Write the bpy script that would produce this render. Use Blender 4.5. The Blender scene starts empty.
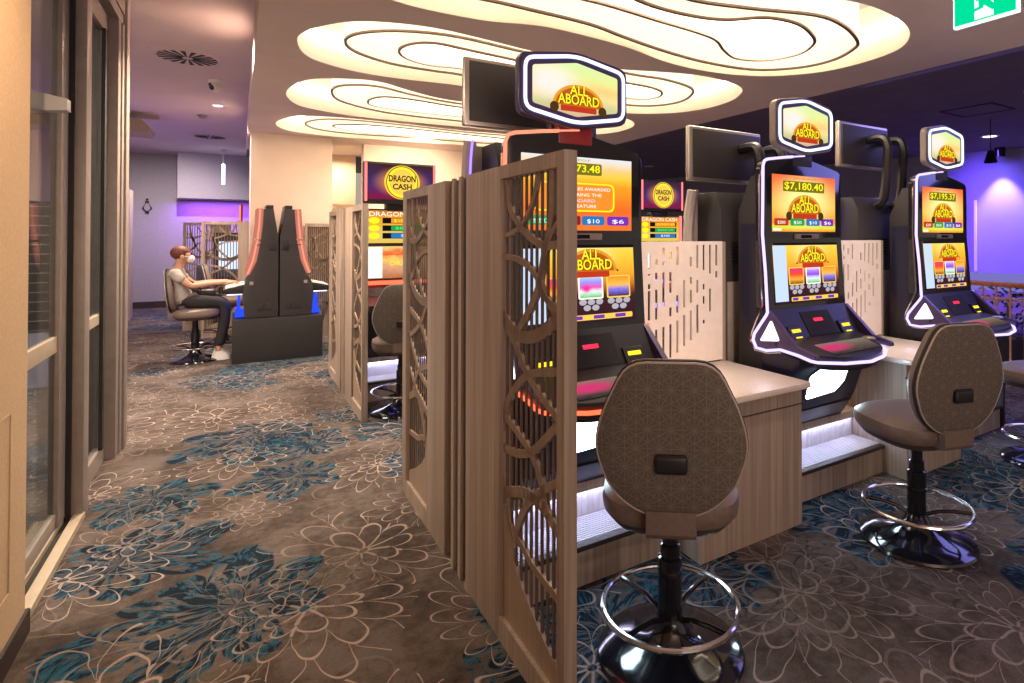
import bpy, bmesh, math, random
from mathutils import Vector, Matrix
from mathutils.geometry import tessellate_polygon
random.seed(7)
PI = math.pi
DS = .23   # display strength at this exposure
# the plan below was measured on a grid 1 : 1; the true room is a little narrower and deeper
AX, AY = .9493, 1.1652
KEEP = [False]   # True while building round or free-standing objects that keep their own size
def S(p): return (p[0]*AX, p[1]*AY, p[2])
scn = bpy.context.scene
COL = scn.collection

# ------------------------------------------------------------------ materials
def _nt(name):
    m = bpy.data.materials.new(name); m.use_nodes = True
    nt = m.node_tree; nt.nodes.clear()
    out = nt.nodes.new('ShaderNodeOutputMaterial')
    return m, nt, out
def N(nt, t, **kw):
    n = nt.nodes.new(t)
    for k, v in kw.items():
        if k.startswith('i_'):
            key = k[2:]
            n.inputs[int(key) if key.isdigit() else key].default_value = v
        else: setattr(n, k, v)
    return n
def L(nt, a, b): nt.links.new(a, b)
def M(nt, op, a, b=None, c=None):
    n = nt.nodes.new('ShaderNodeMath'); n.operation = op
    for i, v in enumerate((a, b, c)):
        if v is None: continue
        if isinstance(v, (int, float)): n.inputs[i].default_value = v
        else: nt.links.new(v, n.inputs[i])
    return n.outputs[0]
def mixc(nt, fac, a, b):
    n = nt.nodes.new('ShaderNodeMix'); n.data_type = 'RGBA'
    for sock, v in ((n.inputs[0], fac), (n.inputs[6], a), (n.inputs[7], b)):
        if isinstance(v, (int, float)): sock.default_value = v
        elif isinstance(v, (tuple, list)): sock.default_value = (*v[:3], 1)
        else: nt.links.new(v, sock)
    return n.outputs[2]
def ramp(nt, fac, stops, interp='LINEAR'):
    n = nt.nodes.new('ShaderNodeValToRGB'); n.color_ramp.interpolation = interp
    els = n.color_ramp.elements
    while len(els) < len(stops): els.new(0.5)
    for e, (p, c) in zip(els, stops): e.position = p; e.color = (*c[:3], 1)
    nt.links.new(fac, n.inputs[0]); return n.outputs[0]
def sm(nt, x, lo, hi):
    n = nt.nodes.new('ShaderNodeMapRange'); n.interpolation_type = 'SMOOTHSTEP'
    nt.links.new(x, n.inputs[0]); n.inputs[1].default_value = lo; n.inputs[2].default_value = hi
    return n.outputs[0]
def srgb(r, g, b):
    f = lambda c: (c/255/12.92 if c/255 <= .04045 else ((c/255+.055)/1.055)**2.4)
    return (f(r), f(g), f(b))
def plain(name, col, rough=.5, metal=0., var=.12, scale=18., bump=0., coat=0., spec=.5):
    m, nt, out = _nt(name)
    b = N(nt, 'ShaderNodeBsdfPrincipled', i_Roughness=rough, i_Metallic=metal)
    b.inputs['Coat Weight'].default_value = coat; b.inputs['Specular IOR Level'].default_value = spec
    tc = N(nt, 'ShaderNodeTexCoord'); nz = N(nt, 'ShaderNodeTexNoise', i_Scale=scale, i_Detail=4.)
    L(nt, tc.outputs['Object'], nz.inputs['Vector'])
    c = ramp(nt, nz.outputs[0], [(.3, tuple(x*(1-var) for x in col)), (.7, tuple(min(1, x*(1+var)) for x in col))])
    L(nt, c, b.inputs['Base Color'])
    if bump:
        bp = N(nt, 'ShaderNodeBump', i_Strength=bump, i_Distance=.004)
        L(nt, nz.outputs[0], bp.inputs['Height']); L(nt, bp.outputs[0], b.inputs['Normal'])
    L(nt, b.outputs[0], out.inputs[0]); return m
def emit(name, col, s=1., raw=False):
    m, nt, out = _nt(name)
    if not raw: s *= DS
    e = N(nt, 'ShaderNodeEmission', i_Strength=s); e.inputs[0].default_value = (*col, 1)
    L(nt, e.outputs[0], out.inputs[0]); return m
def glow_paint(name, col, ecol, s):
    m = plain(name, col, .7, var=.02)
    b = next(n for n in m.node_tree.nodes if n.type == 'BSDF_PRINCIPLED')
    b.inputs['Emission Color'].default_value = (*ecol, 1); b.inputs['Emission Strength'].default_value = s
    return m
def wood(name, a, b_, groove=0., rough=.5, freq=70.):
    m, nt, out = _nt(name)
    b = N(nt, 'ShaderNodeBsdfPrincipled', i_Roughness=rough)
    tc = N(nt, 'ShaderNodeTexCoord'); mp = N(nt, 'ShaderNodeMapping')
    mp.inputs['Scale'].default_value = (freq, freq, 1.3); L(nt, tc.outputs['Object'], mp.inputs[0])
    nz = N(nt, 'ShaderNodeTexNoise', i_Scale=1., i_Detail=5.); L(nt, mp.outputs[0], nz.inputs['Vector'])
    nz2 = N(nt, 'ShaderNodeTexNoise', i_Scale=.16, i_Detail=2.); L(nt, mp.outputs[0], nz2.inputs['Vector'])
    f = M(nt, 'ADD', M(nt, 'MULTIPLY', nz.outputs[0], .6), M(nt, 'MULTIPLY', nz2.outputs[0], .4))
    c = ramp(nt, f, [(.36, a), (.64, b_)])
    L(nt, c, b.inputs['Base Color'])
    bp = N(nt, 'ShaderNodeBump', i_Strength=.25, i_Distance=.002)
    L(nt, nz.outputs[0], bp.inputs['Height']); L(nt, bp.outputs[0], b.inputs['Normal'])
    L(nt, b.outputs[0], out.inputs[0]); return m
def screen(name, stops, strength=1., glow=None, tilt=0., noise=.0):
    """lit display: vertical colour ramp over the panel, a soft bright spot and a little picture noise"""
    m, nt, out = _nt(name)
    tc = N(nt, 'ShaderNodeTexCoord'); sx = N(nt, 'ShaderNodeSeparateXYZ'); L(nt, tc.outputs['Generated'], sx.inputs[0])
    nz = N(nt, 'ShaderNodeTexNoise', i_Scale=9., i_Detail=3.); L(nt, tc.outputs['Generated'], nz.inputs['Vector'])
    v = M(nt, 'ADD', sx.outputs[2], M(nt, 'MULTIPLY', M(nt, 'SUBTRACT', sx.outputs[0], .5), tilt))
    v = M(nt, 'ADD', v, M(nt, 'MULTIPLY', M(nt, 'SUBTRACT', nz.outputs[0], .5), noise))
    c = ramp(nt, v, stops)
    if glow:
        gx, gz, r, gc = glow
        dx = M(nt, 'SUBTRACT', sx.outputs[0], gx); dz = M(nt, 'SUBTRACT', sx.outputs[2], gz)
        d = M(nt, 'SQRT', M(nt, 'ADD', M(nt, 'MULTIPLY', dx, dx), M(nt, 'MULTIPLY', dz, dz)))
        c = mixc(nt, sm(nt, d, r, r*.15), c, gc)
    e = N(nt, 'ShaderNodeEmission', i_Strength=strength*DS); L(nt, c, e.inputs[0])
    L(nt, e.outputs[0], out.inputs[0]); return m

def carpet_mat():
    m, nt, out = _nt('floral_carpet')
    b = N(nt, 'ShaderNodeBsdfPrincipled', i_Roughness=.95); b.inputs['Specular IOR Level'].default_value = .1
    tc = N(nt, 'ShaderNodeTexCoord')
    P = tc.outputs['Object']
    wn = N(nt, 'ShaderNodeTexNoise', i_Scale=3.2, i_Detail=2.); L(nt, P, wn.inputs['Vector'])
    wv = N(nt, 'ShaderNodeVectorMath', operation='SUBTRACT'); L(nt, wn.outputs['Color'], wv.inputs[0]); wv.inputs[1].default_value = (.5, .5, .5)
    ws = N(nt, 'ShaderNodeVectorMath', operation='SCALE'); L(nt, wv.outputs[0], ws.inputs[0]); ws.inputs['Scale'].default_value = .13
    wp = N(nt, 'ShaderNodeVectorMath', operation='ADD'); L(nt, P, wp.inputs[0]); L(nt, ws.outputs[0], wp.inputs[1])
    W = wp.outputs[0]
    def cell(scale, off, rnd=.8):
        mp = N(nt, 'ShaderNodeMapping'); mp.inputs['Location'].default_value = off; L(nt, W, mp.inputs[0])
        vo = N(nt, 'ShaderNodeTexVoronoi', voronoi_dimensions='2D', i_Scale=scale, i_Randomness=rnd)
        L(nt, mp.outputs[0], vo.inputs['Vector'])
        d = N(nt, 'ShaderNodeVectorMath', operation='SUBTRACT'); L(nt, mp.outputs[0], d.inputs[0]); L(nt, vo.outputs['Position'], d.inputs[1])
        q = N(nt, 'ShaderNodeSeparateXYZ'); L(nt, d.outputs[0], q.inputs[0])
        x, y = q.outputs[0], q.outputs[1]
        cs = N(nt, 'ShaderNodeSeparateColor'); L(nt, vo.outputs['Color'], cs.inputs[0])
        # push the flower's heart off centre so the petals grow to one side
        r = M(nt, 'SQRT', M(nt, 'ADD', M(nt, 'MULTIPLY', x, x), M(nt, 'MULTIPLY', y, y)))
        th = M(nt, 'ARCTAN2', y, x)
        ph = M(nt, 'MULTIPLY', cs.outputs[1], 6.28)
        lop = M(nt, 'ADD', M(nt, 'MULTIPLY', M(nt, 'COSINE', M(nt, 'SUBTRACT', th, ph)), .28), 1.)
        siz = M(nt, 'MULTIPLY', M(nt, 'ADD', M(nt, 'MULTIPLY', cs.outputs[0], .5), .68), lop)
        return M(nt, 'DIVIDE', r, siz), r, th, ph, cs
    def flower_lines(scale, rings, petals, lw, off):
        rr, r, th, ph, cs = cell(scale, off)
        total = None; prev = None
        for R, n in zip(rings, petals):
            arg = M(nt, 'ADD', M(nt, 'MULTIPLY', th, n*.5), M(nt, 'MULTIPLY', ph, R*9))
            sn = M(nt, 'ABSOLUTE', M(nt, 'SINE', arg))
            Rt = M(nt, 'MULTIPLY', M(nt, 'ADD', M(nt, 'MULTIPLY', M(nt, 'POWER', sn, .6), .50), .50), R)
            l1 = sm(nt, M(nt, 'ABSOLUTE', M(nt, 'SUBTRACT', rr, Rt)), lw*1.5, lw*.6)
            ra = M(nt, 'MULTIPLY', M(nt, 'MULTIPLY', sn, r), 2./n)       # sides of the petals
            l2 = M(nt, 'MULTIPLY', sm(nt, ra, lw*1.25, lw*.5), M(nt, 'LESS_THAN', rr, R*.54))
            l = M(nt, 'MAXIMUM', l1, l2)
            if prev is not None: l = M(nt, 'MULTIPLY', l, M(nt, 'GREATER_THAN', rr, prev))
            else: l = M(nt, 'MULTIPLY', l, M(nt, 'GREATER_THAN', r, .018))
            prev = Rt
            total = l if total is None else M(nt, 'MAXIMUM', total, l)
        return total
    # ground
    n1 = N(nt, 'ShaderNodeTexNoise', i_Scale=2.6, i_Detail=6., i_Roughness=.65); L(nt, W, n1.inputs['Vector'])
    n2 = N(nt, 'ShaderNodeTexNoise', i_Scale=170., i_Detail=2.); L(nt, P, n2.inputs['Vector'])
    n5 = N(nt, 'ShaderNodeTexNoise', i_Scale=26., i_Detail=3.); L(nt, P, n5.inputs['Vector'])
    gr = M(nt, 'ADD', M(nt, 'MULTIPLY', n1.outputs[0], .75), M(nt, 'MULTIPLY', n5.outputs[0], .25))
    base = ramp(nt, gr, [(.34, (.036, .029, .027)), (.47, (.078, .062, .054)), (.58, (.122, .100, .090)), (.68, (.094, .092, .096))])
    # teal blooms: petal-shaped patches broken into teal and navy brush marks
    n3 = N(nt, 'ShaderNodeTexNoise', i_Scale=1.0, i_Detail=1.); L(nt, W, n3.inputs['Vector'])
    c = base
    for scale, off, R, n, gate in ((1.0, (5.6, 1.7, 0), .46, 7, .48), (1.45, (8.4, 3.3, 0), .29, 6, .6)):
        rr, r, th, ph, cs = cell(scale, off, .9)
        sn = M(nt, 'ABSOLUTE', M(nt, 'SINE', M(nt, 'ADD', M(nt, 'MULTIPLY', th, n*.5), ph)))
        pv = N(nt, 'ShaderNodeCombineXYZ'); L(nt, M(nt, 'MULTIPLY', th, 5.), pv.inputs[0]); L(nt, M(nt, 'MULTIPLY', r, 7.), pv.inputs[1]); L(nt, M(nt, 'MULTIPLY', ph, 3.), pv.inputs[2])
        bn = N(nt, 'ShaderNodeTexNoise', i_Scale=1.4, i_Detail=5., i_Roughness=.6, i_Distortion=.8); L(nt, pv.outputs[0], bn.inputs['Vector'])
        Rt = M(nt, 'MULTIPLY', M(nt, 'ADD', M(nt, 'MULTIPLY', M(nt, 'POWER', sn, .7), .5), .5), R)
        inside = sm(nt, M(nt, 'SUBTRACT', Rt, rr), -.01, .012)
        on = M(nt, 'GREATER_THAN', cs.outputs[2], gate)
        brush = sm(nt, bn.outputs[0], .455, .49)
        rim = sm(nt, M(nt, 'ABSOLUTE', M(nt, 'SUBTRACT', rr, M(nt, 'MULTIPLY', Rt, .9))), .035, .012)
        msk = M(nt, 'MULTIPLY', M(nt, 'MULTIPLY', inside, on), M(nt, 'MAXIMUM', brush, M(nt, 'MULTIPLY', rim, sm(nt, bn.outputs[0], .36, .42))))
        tc_ = ramp(nt, bn.outputs[0], [(.40, (.025, .085, .125)), (.50, (.012, .065, .11)), (.53, (.009, .035, .06)), (.55, (.004, .008, .015)), (.66, (.006, .018, .03))])
        c = mixc(nt, M(nt, 'MULTIPLY', msk, .95), c, tc_)
    dark = flower_lines(1.3, (.22, .40), (9, 12), .005, (.4, .9, 0))
    c = mixc(nt, M(nt, 'MULTIPLY', dark, M(nt, 'MULTIPLY', sm(nt, n3.outputs[0], .48, .60), .7)), c, (.025, .028, .036))
    light2 = flower_lines(1.15, (.20, .36, .50), (7, 9, 11), .0052, (7.3, 2.1, 0))
    c = mixc(nt, M(nt, 'MULTIPLY', light2, M(nt, 'MULTIPLY', sm(nt, n3.outputs[0], .35, .55), .55)), c, (.26, .21, .185))
    light = flower_lines(1.45, (.17, .31, .44), (9, 13, 15), .0056, (0, 0, 0))
    fade = M(nt, 'ADD', M(nt, 'MULTIPLY', sm(nt, n3.outputs[0], .62, .40), .65), .35)
    c = mixc(nt, M(nt, 'MULTIPLY', light, fade), c, (.335, .270, .238))
    pile = ramp(nt, n2.outputs[0], [(.3, (.8, .8, .8)), (.7, (1.15, 1.15, 1.15))])
    mul = N(nt, 'ShaderNodeMix', data_type='RGBA', blend_type='MULTIPLY'); mul.inputs[0].default_value = 1
    L(nt, c, mul.inputs[6]); L(nt, pile, mul.inputs[7]); L(nt, mul.outputs[2], b.inputs['Base Color'])
    bp = N(nt, 'ShaderNodeBump', i_Strength=.4, i_Distance=.004); L(nt, n2.outputs[0], bp.inputs['Height']); L(nt, bp.outputs[0], b.inputs['Normal'])
    L(nt, b.outputs[0], out.inputs[0]); return m

def star_fabric():
    m, nt, out = _nt('star_weave_fabric')
    b = N(nt, 'ShaderNodeBsdfPrincipled', i_Roughness=.8)
    tc = N(nt, 'ShaderNodeTexCoord'); s = N(nt, 'ShaderNodeSeparateXYZ'); L(nt, tc.outputs['Object'], s.inputs[0])
    u, v = s.outputs[0], s.outputs[2]
    a = .071
    tot = None
    for k in range(6):
        ang = k*PI/6 + PI/2
        h = a*math.sqrt(3)/2 if k % 2 == 0 else a/2
        q = M(nt, 'ADD', M(nt, 'MULTIPLY', u, math.cos(ang)/h), M(nt, 'MULTIPLY', v, math.sin(ang)/h))
        f = M(nt, 'ABSOLUTE', M(nt, 'SUBTRACT', M(nt, 'FRACT', M(nt, 'ADD', q, 10.5)), .5))
        l = sm(nt, M(nt, 'MULTIPLY', f, h), .0019, .0006)
        tot = l if tot is None else M(nt, 'MAXIMUM', tot, l)
    nz = N(nt, 'ShaderNodeTexNoise', i_Scale=240., i_Detail=2.); L(nt, tc.outputs['Object'], nz.inputs['Vector'])
    base = ramp(nt, nz.outputs[0], [(.3, (.092, .075, .062)), (.7, (.135, .11, .092))])
    L(nt, mixc(nt, M(nt, 'MULTIPLY', tot, .5), base, (.225, .195, .168)), b.inputs['Base Color'])
    bp = N(nt, 'ShaderNodeBump', i_Strength=.3, i_Distance=.002); L(nt, nz.outputs[0], bp.inputs['Height']); L(nt, bp.outputs[0], b.inputs['Normal'])
    L(nt, b.outputs[0], out.inputs[0]); return m

def glass_mat():
    m, nt, out = _nt('door_glass')
    t = N(nt, 'ShaderNodeBsdfTransparent'); t.inputs[0].default_value = (.80, .84, .84, 1)
    g = N(nt, 'ShaderNodeBsdfGlossy', i_Roughness=.02)
    fr = N(nt, 'ShaderNodeFresnel', i_IOR=1.5)
    mx = N(nt, 'ShaderNodeMixShader')
    L(nt, M(nt, 'MULTIPLY', fr.outputs[0], .45), mx.inputs[0]); L(nt, t.outputs[0], mx.inputs[1]); L(nt, g.outputs[0], mx.inputs[2])
    L(nt, mx.outputs[0], out.inputs[0]); return m

def slat_wall():
    m, nt, out = _nt('dark_slatted_shutter')
    b = N(nt, 'ShaderNodeBsdfPrincipled', i_Roughness=.4)
    tc = N(nt, 'ShaderNodeTexCoord'); s = N(nt, 'ShaderNodeSeparateXYZ'); L(nt, tc.outputs['Object'], s.inputs[0])
    f = M(nt, 'FRACT', M(nt, 'MULTIPLY', s.outputs[2], 11.))
    L(nt, mixc(nt, M(nt, 'LESS_THAN', f, .10), (.022, .02, .02), (.24, .21, .19)), b.inputs['Base Color'])
    L(nt, b.outputs[0], out.inputs[0]); return m

def wallpaper(name, a, b_, sc=160.):
    m, nt, out = _nt(name)
    b = N(nt, 'ShaderNodeBsdfPrincipled', i_Roughness=.75)
    tc = N(nt, 'ShaderNodeTexCoord')
    mp = N(nt, 'ShaderNodeMapping'); mp.inputs['Scale'].default_value = (sc, sc, sc*.5); L(nt, tc.outputs['Object'], mp.inputs[0])
    nz = N(nt, 'ShaderNodeTexNoise', i_Scale=1., i_Detail=2.); L(nt, mp.outputs[0], nz.inputs['Vector'])
    L(nt, ramp(nt, nz.outputs[0], [(.3, a), (.7, b_)]), b.inputs['Base Color'])
    bp = N(nt, 'ShaderNodeBump', i_Strength=.25, i_Distance=.002); L(nt, nz.outputs[0], bp.inputs['Height']); L(nt, bp.outputs[0], b.inputs['Normal'])
    L(nt, b.outputs[0], out.inputs[0]); return m

MT = dict(
 carpet=carpet_mat(), star=star_fabric(), glass=glass_mat(), slat=slat_wall(),
 wall_beige=wallpaper('beige_woven_wallpaper', (.52, .37, .23), (.62, .46, .30)),
 wall_mauve=wallpaper('grey_mauve_wall_paint', (.34, .30, .33), (.38, .34, .37), 40),
 wall_cream=plain('cream_wall_paint', (.74, .59, .47), .8, var=.04, scale=3),
 wall_grey=plain('grey_wall_paint', (.26, .25, .33), .85, var=.05, scale=3),
 ceil=plain('warm_white_ceiling_paint', (.84, .71, .66), .85, var=.03, scale=3),
 ceil_cor=plain('mauve_ceiling_paint', (.66, .55, .56), .85, var=.03, scale=3),
 ceil_dark=plain('dark_aubergine_ceiling_paint', (.19, .145, .175), .85, var=.1, scale=3),
 base_dark=plain('dark_brown_baseboard', (.035, .025, .02), .5),
 wood=wood('taupe_striped_laminate', (.27, .205, .158), (.46, .37, .295)),
 wood_d=wood('dark_walnut_strip', (.045, .03, .022), (.075, .05, .037)),
 wood_m=wood('mid_brown_slat', (.10, .07, .05), (.155, .11, .08)),
 wood_l=wood('brown_lattice_board', (.27, .195, .135), (.38, .285, .205)),
 counter=plain('speckled_cream_stone', (.76, .66, .58), .25, var=.10, scale=150, coat=.3),
 panel_cream=plain('cream_slotted_laminate', (.86, .76, .68), .45, var=.04),
 alu=plain('brushed_bronze_aluminium', (.29, .25, .225), .42, metal=.2, var=.08),
 alu_l=plain('pale_champagne_aluminium', (.56, .48, .37), .40, metal=.35, var=.06),
 rubber=plain('black_rubber', (.012, .01, .01), .7),
 black=plain('black_gloss_enamel', (.008, .009, .013), .12, coat=.5, var=.05),
 blackm=plain('black_satin_plastic', (.016, .014, .017), .38, var=.1),
 charcoal=plain('charcoal_textured_metal', (.032, .027, .029), .5, var=.12, scale=90, bump=.1),
 greymetal=plain('warm_grey_painted_metal', (.30, .25, .22), .45, var=.08),
 navy=plain('dark_navy_panel', (.014, .014, .04), .3, var=.1),
 purplish=plain('dark_violet_trim', (.06, .04, .11), .3, var=.08),
 chrome=plain('chrome', (.75, .73, .72), .12, metal=1., var=.03),
 steel=plain('satin_steel_edge', (.52, .46, .40), .3, metal=.9, var=.05),
 leather=plain('taupe_leather', (.175, .13, .108), .42, var=.12, scale=60, bump=.15),
 leather_d=plain('dark_brown_leather', (.06, .04, .034), .45, var=.12, scale=60),
 tan=plain('tan_fabric', (.30, .19, .10), .75, var=.12, scale=120),
 piping=plain('pale_piping', (.42, .36, .31), .4, var=.05),
 white=plain('white_plastic', (.75, .73, .70), .4, var=.03),
 ribs=plain('pale_ribbed_aluminium', (.68, .68, .72), .45, var=.04),
 pink_band=emit('salmon_lit_screen_edge', (.80, .25, .19), .75),
 rear_shell=plain('warm_grey_cabinet_shell', (.44, .375, .33), .45, var=.06),
 pale_screen=emit('pale_blue_screen', (.62, .72, 1.), 1.3),
 red_p=plain('red_gloss_panel', (.35, .02, .02), .3, var=.1),
 led_w=emit('lilac_white_led', (.60, .49, 1.), 1.75), led_tw=emit('cool_white_led', (.64, .72, 1.), 1.9),
 led_red=emit('red_led', (1., .085, .035), 3.2), led_salmon=emit('salmon_led', (1., .30, .17), 1.3), led_blue=emit('violet_blue_led', (.22, .14, 1.), 3.),
 led_y=emit('yellow_lamp', (1., .72, .02), 1.6), led_r2=emit('red_digit_display', (1., .02, .06), 2.2),
 kick=emit('white_kick_light', (.62, .84, 1.), 22.), tape=emit('cool_led_tape', (.66, .66, 1.), 22.),
 tri=emit('white_triangle_lamp', (.92, .86, 1.), 2.6),
 cove_in=emit('luminous_cove_centre', (1., .87, .72), 5.6, True), cove_mid=emit('luminous_cove_band', (1., .85, .66), .50, True),
 cove_out=emit('cove_rim_painted_glow', (1., .76, .52), .20, True), cove_led=emit('cove_led_tape', (1., .84, .62), 3.2, True),  # the rim is painted board; its light is put in as emission
 drum_glow=glow_paint('cream_drum_painted_glow', (.78, .69, .57), (1., .84, .64), .16),  # drum walls are no lamps; their brightness is added as a glow
 drum=plain('cream_cove_drum', (.88, .82, .72), .7, var=.02), lip=plain('bronze_cove_lip', (.20, .14, .10), .5),
 green=emit('exit_green', (.0, .62, .27), 1.2), exit_w=emit('exit_white', (.80, 1., .93), 1.3),
 t_white=emit('screen_text_white', (1, .97, .92), 1.15), t_yel=emit('screen_text_yellow', (1., .86, .02), 1.1),
 t_gold=emit('screen_text_gold', (1., .66, .10), 1.0), t_arch=emit('screen_arch_orange', (.85, .34, .03), 1.), t_arch2=emit('screen_arch_brown', (.52, .11, .015), 1.), t_dark=emit('screen_ink_dark', (.10, .045, .012), .8), t_red=emit('screen_red', (.62, .05, .015), .9),
 t_olive=emit('screen_olive', (.22, .20, .02), .9), t_green=emit('screen_green', (.02, .42, .10), .9), t_lime=emit('screen_lime', (.15, .95, .10), 1.),
 t_blue=emit('screen_blue', (.03, .22, .58), .9), t_purple=emit('screen_purple', (.22, .04, .55), .9), t_orange=emit('screen_orange', (1., .30, .03), 1.),
 t_pale=emit('screen_pale_blue', (.60, .74, 1.), 1.05), t_grey=emit('screen_disc_grey', (.62, .58, .66), .8), t_maroon=emit('screen_maroon', (.28, .02, .03), .9),
 t_black=emit('screen_black', (.015, .01, .012), .6),
 s_up=screen('jackpot_screen_picture', [(0, (.95, .22, .03)), (.08, (.70, .85, .06)), (.16, (.95, .30, .04)), (.45, (.95, .50, .06)), (.75, (1., .28, .06)), (1, (.95, .14, .05))], 1.05, (.5, .55, .62, (1., .95, .36)), noise=.05),
 s_sun=screen('sunset_screen_picture', [(0, (.95, .20, .03)), (.30, (.95, .16, .02)), (.62, (1., .36, .02)), (.74, (1., .62, .05)), (.85, (1., .62, .22)), (1, (.80, .82, .85))], 1.05, None, .02, .06),
 s_low=screen('reel_screen_picture', [(0, (.035, .012, .02)), (.34, (.06, .018, .02)), (.44, (.45, .11, .02)), (.62, (1., .40, .03)), (.85, (1., .62, .05)), (1, (1., .70, .12))], 1.05, (.55, .84, .34, (1., .82, .30)), noise=.08),
 s_top=screen('topper_screen_picture', [(0, (.72, .45, .30)), (.22, (.60, .62, .30)), (.40, (.95, .72, .30)), (.55, (1., .62, .22)), (.72, (.80, .85, .30)), (1, (.70, .88, .42))], 1.05, (.2, .6, .45, (1., .86, .78)), .05, .16),
 s_drag=screen('dragon_topper_picture', [(0, (.25, .01, .05)), (.5, (.05, .03, .16)), (1, (.06, .02, .02))], 1., (.5, .5, .5, (.9, .30, .02)), noise=.4),
 s_jack=screen('jackpot_board_picture', [(0, (.85, .55, .06)), (.25, (.75, .60, .20)), (.5, (.85, .50, .05)), (.8, (.9, .35, .02)), (1, (.65, .22, .02))], 1., None, .0, .2),
 s_reel2=screen('dragon_reel_picture', [(0, (.5, .16, .06)), (.3, (.75, .35, .20)), (.6, (.95, .62, .15)), (.78, (.9, .12, .03)), (1, (.9, .62, .20))], 1., None, .0, .35),
 s_deck=screen('button_deck_picture', [(0, (.05, .03, .04)), (.5, (.16, .12, .09)), (1, (.30, .24, .17))], .8, (.22, .6, .45, (.85, .05, .22)), noise=.5),
 s_sym_r=screen('red_symbol_card', [(0, (.25, .05, .02)), (.3, (1., .45, .05)), (.6, (.95, .08, .03)), (1, (.8, .05, .2))], 1., noise=.25),
 s_sym_p=screen('purple_symbol_card', [(0, (.1, .6, .1)), (.3, (.85, .95, 1.)), (.55, (.30, .08, .85)), (.8, (.55, .25, 1.)), (1, (.8, .85, 1.))], 1., noise=.25),
 s_sym_o=screen('orange_symbol_card', [(0, (.08, .02, .05)), (.35, (.25, .20, .85)), (.6, (1., .55, .08)), (1, (1., .32, .02))], 1., noise=.25),
 s_sym_m=screen('magenta_symbol_card', [(0, (.1, .65, .08)), (.3, (.9, .95, 1.)), (.5, (.95, .10, .45)), (.75, (.35, .30, 1.)), (1, (.5, .62, 1.))], 1., (.3, .45, .3, (1., .05, .35)), noise=.25),
 skin=plain('skin', (.55, .30, .20), .5, var=.08), shirt=plain('grey_cotton_shirt', (.40, .36, .32), .9, var=.1, scale=40, bump=.2),
 trouser=plain('black_trousers', (.018, .014, .016), .85), hair=plain('reddish_brown_hair', (.14, .04, .02), .6, var=.3, scale=60), eye=plain('dark_eye', (.02, .015, .012), .2),
 maskw=plain('white_face_mask', (.82, .82, .84), .85, var=.03),
 leaf=plain('dark_green_leaves', (.015, .05, .02), .6, var=.5, scale=30), rail=plain('orange_brown_timber', (.42, .12, .035), .35, var=.2, scale=30),
 baluster=plain('dusty_pink_metal', (.45, .25, .20), .4, metal=.2, var=.1),
 blue_lit=emit('blue_footlight', (.02, .06, .9), 1.4), pale_win=emit('pale_violet_window', (.34, .30, .95), .55),
 magenta_led=emit('magenta_led', (1., .16, .16), 2.))

# ------------------------------------------------------------------ mesh builder
def rpoly(pts, r, n=4):
    """round the corners of a 2-D polygon"""
    out = []; k = len(pts)
    rr = r if isinstance(r, (list, tuple)) else [r]*k
    for i in range(k):
        p = Vector(pts[i]); a = Vector(pts[i-1])-p; b = Vector(pts[(i+1) % k])-p
        q = min(rr[i], a.length*.49, b.length*.49)
        if q <= 1e-6: out.append(tuple(p)); continue
        s = p+a.normalized()*q; e = p+b.normalized()*q
        for j in range(n+1):
            t = j/n; out.append(tuple(s*(1-t)**2+p*2*t*(1-t)+e*t*t))
    return out
def catmull(pts, n=6):
    k = len(pts); out = []
    for i in range(k):
        p0, p1, p2, p3 = (Vector(pts[(i+j-1) % k]) for j in range(4))
        for j in range(n):
            t = j/n
            out.append(tuple(.5*((2*p1)+(-p0+p2)*t+(2*p0-5*p1+4*p2-p3)*t*t+(-p0+3*p1-3*p2+p3)*t**3)))
    return out
def catmull_open(pts, n=6):
    P = [pts[0]]+list(pts)+[pts[-1]]; out = []
    for i in range(1, len(P)-2):
        p0, p1, p2, p3 = (Vector(P[i+j-1]) for j in range(4))
        for j in range(n):
            t = j/n
            out.append(tuple(.5*((2*p1)+(-p0+p2)*t+(2*p0-5*p1+4*p2-p3)*t*t+(-p0+3*p1-3*p2+p3)*t**3)))
    out.append(tuple(pts[-1])); return out
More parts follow.
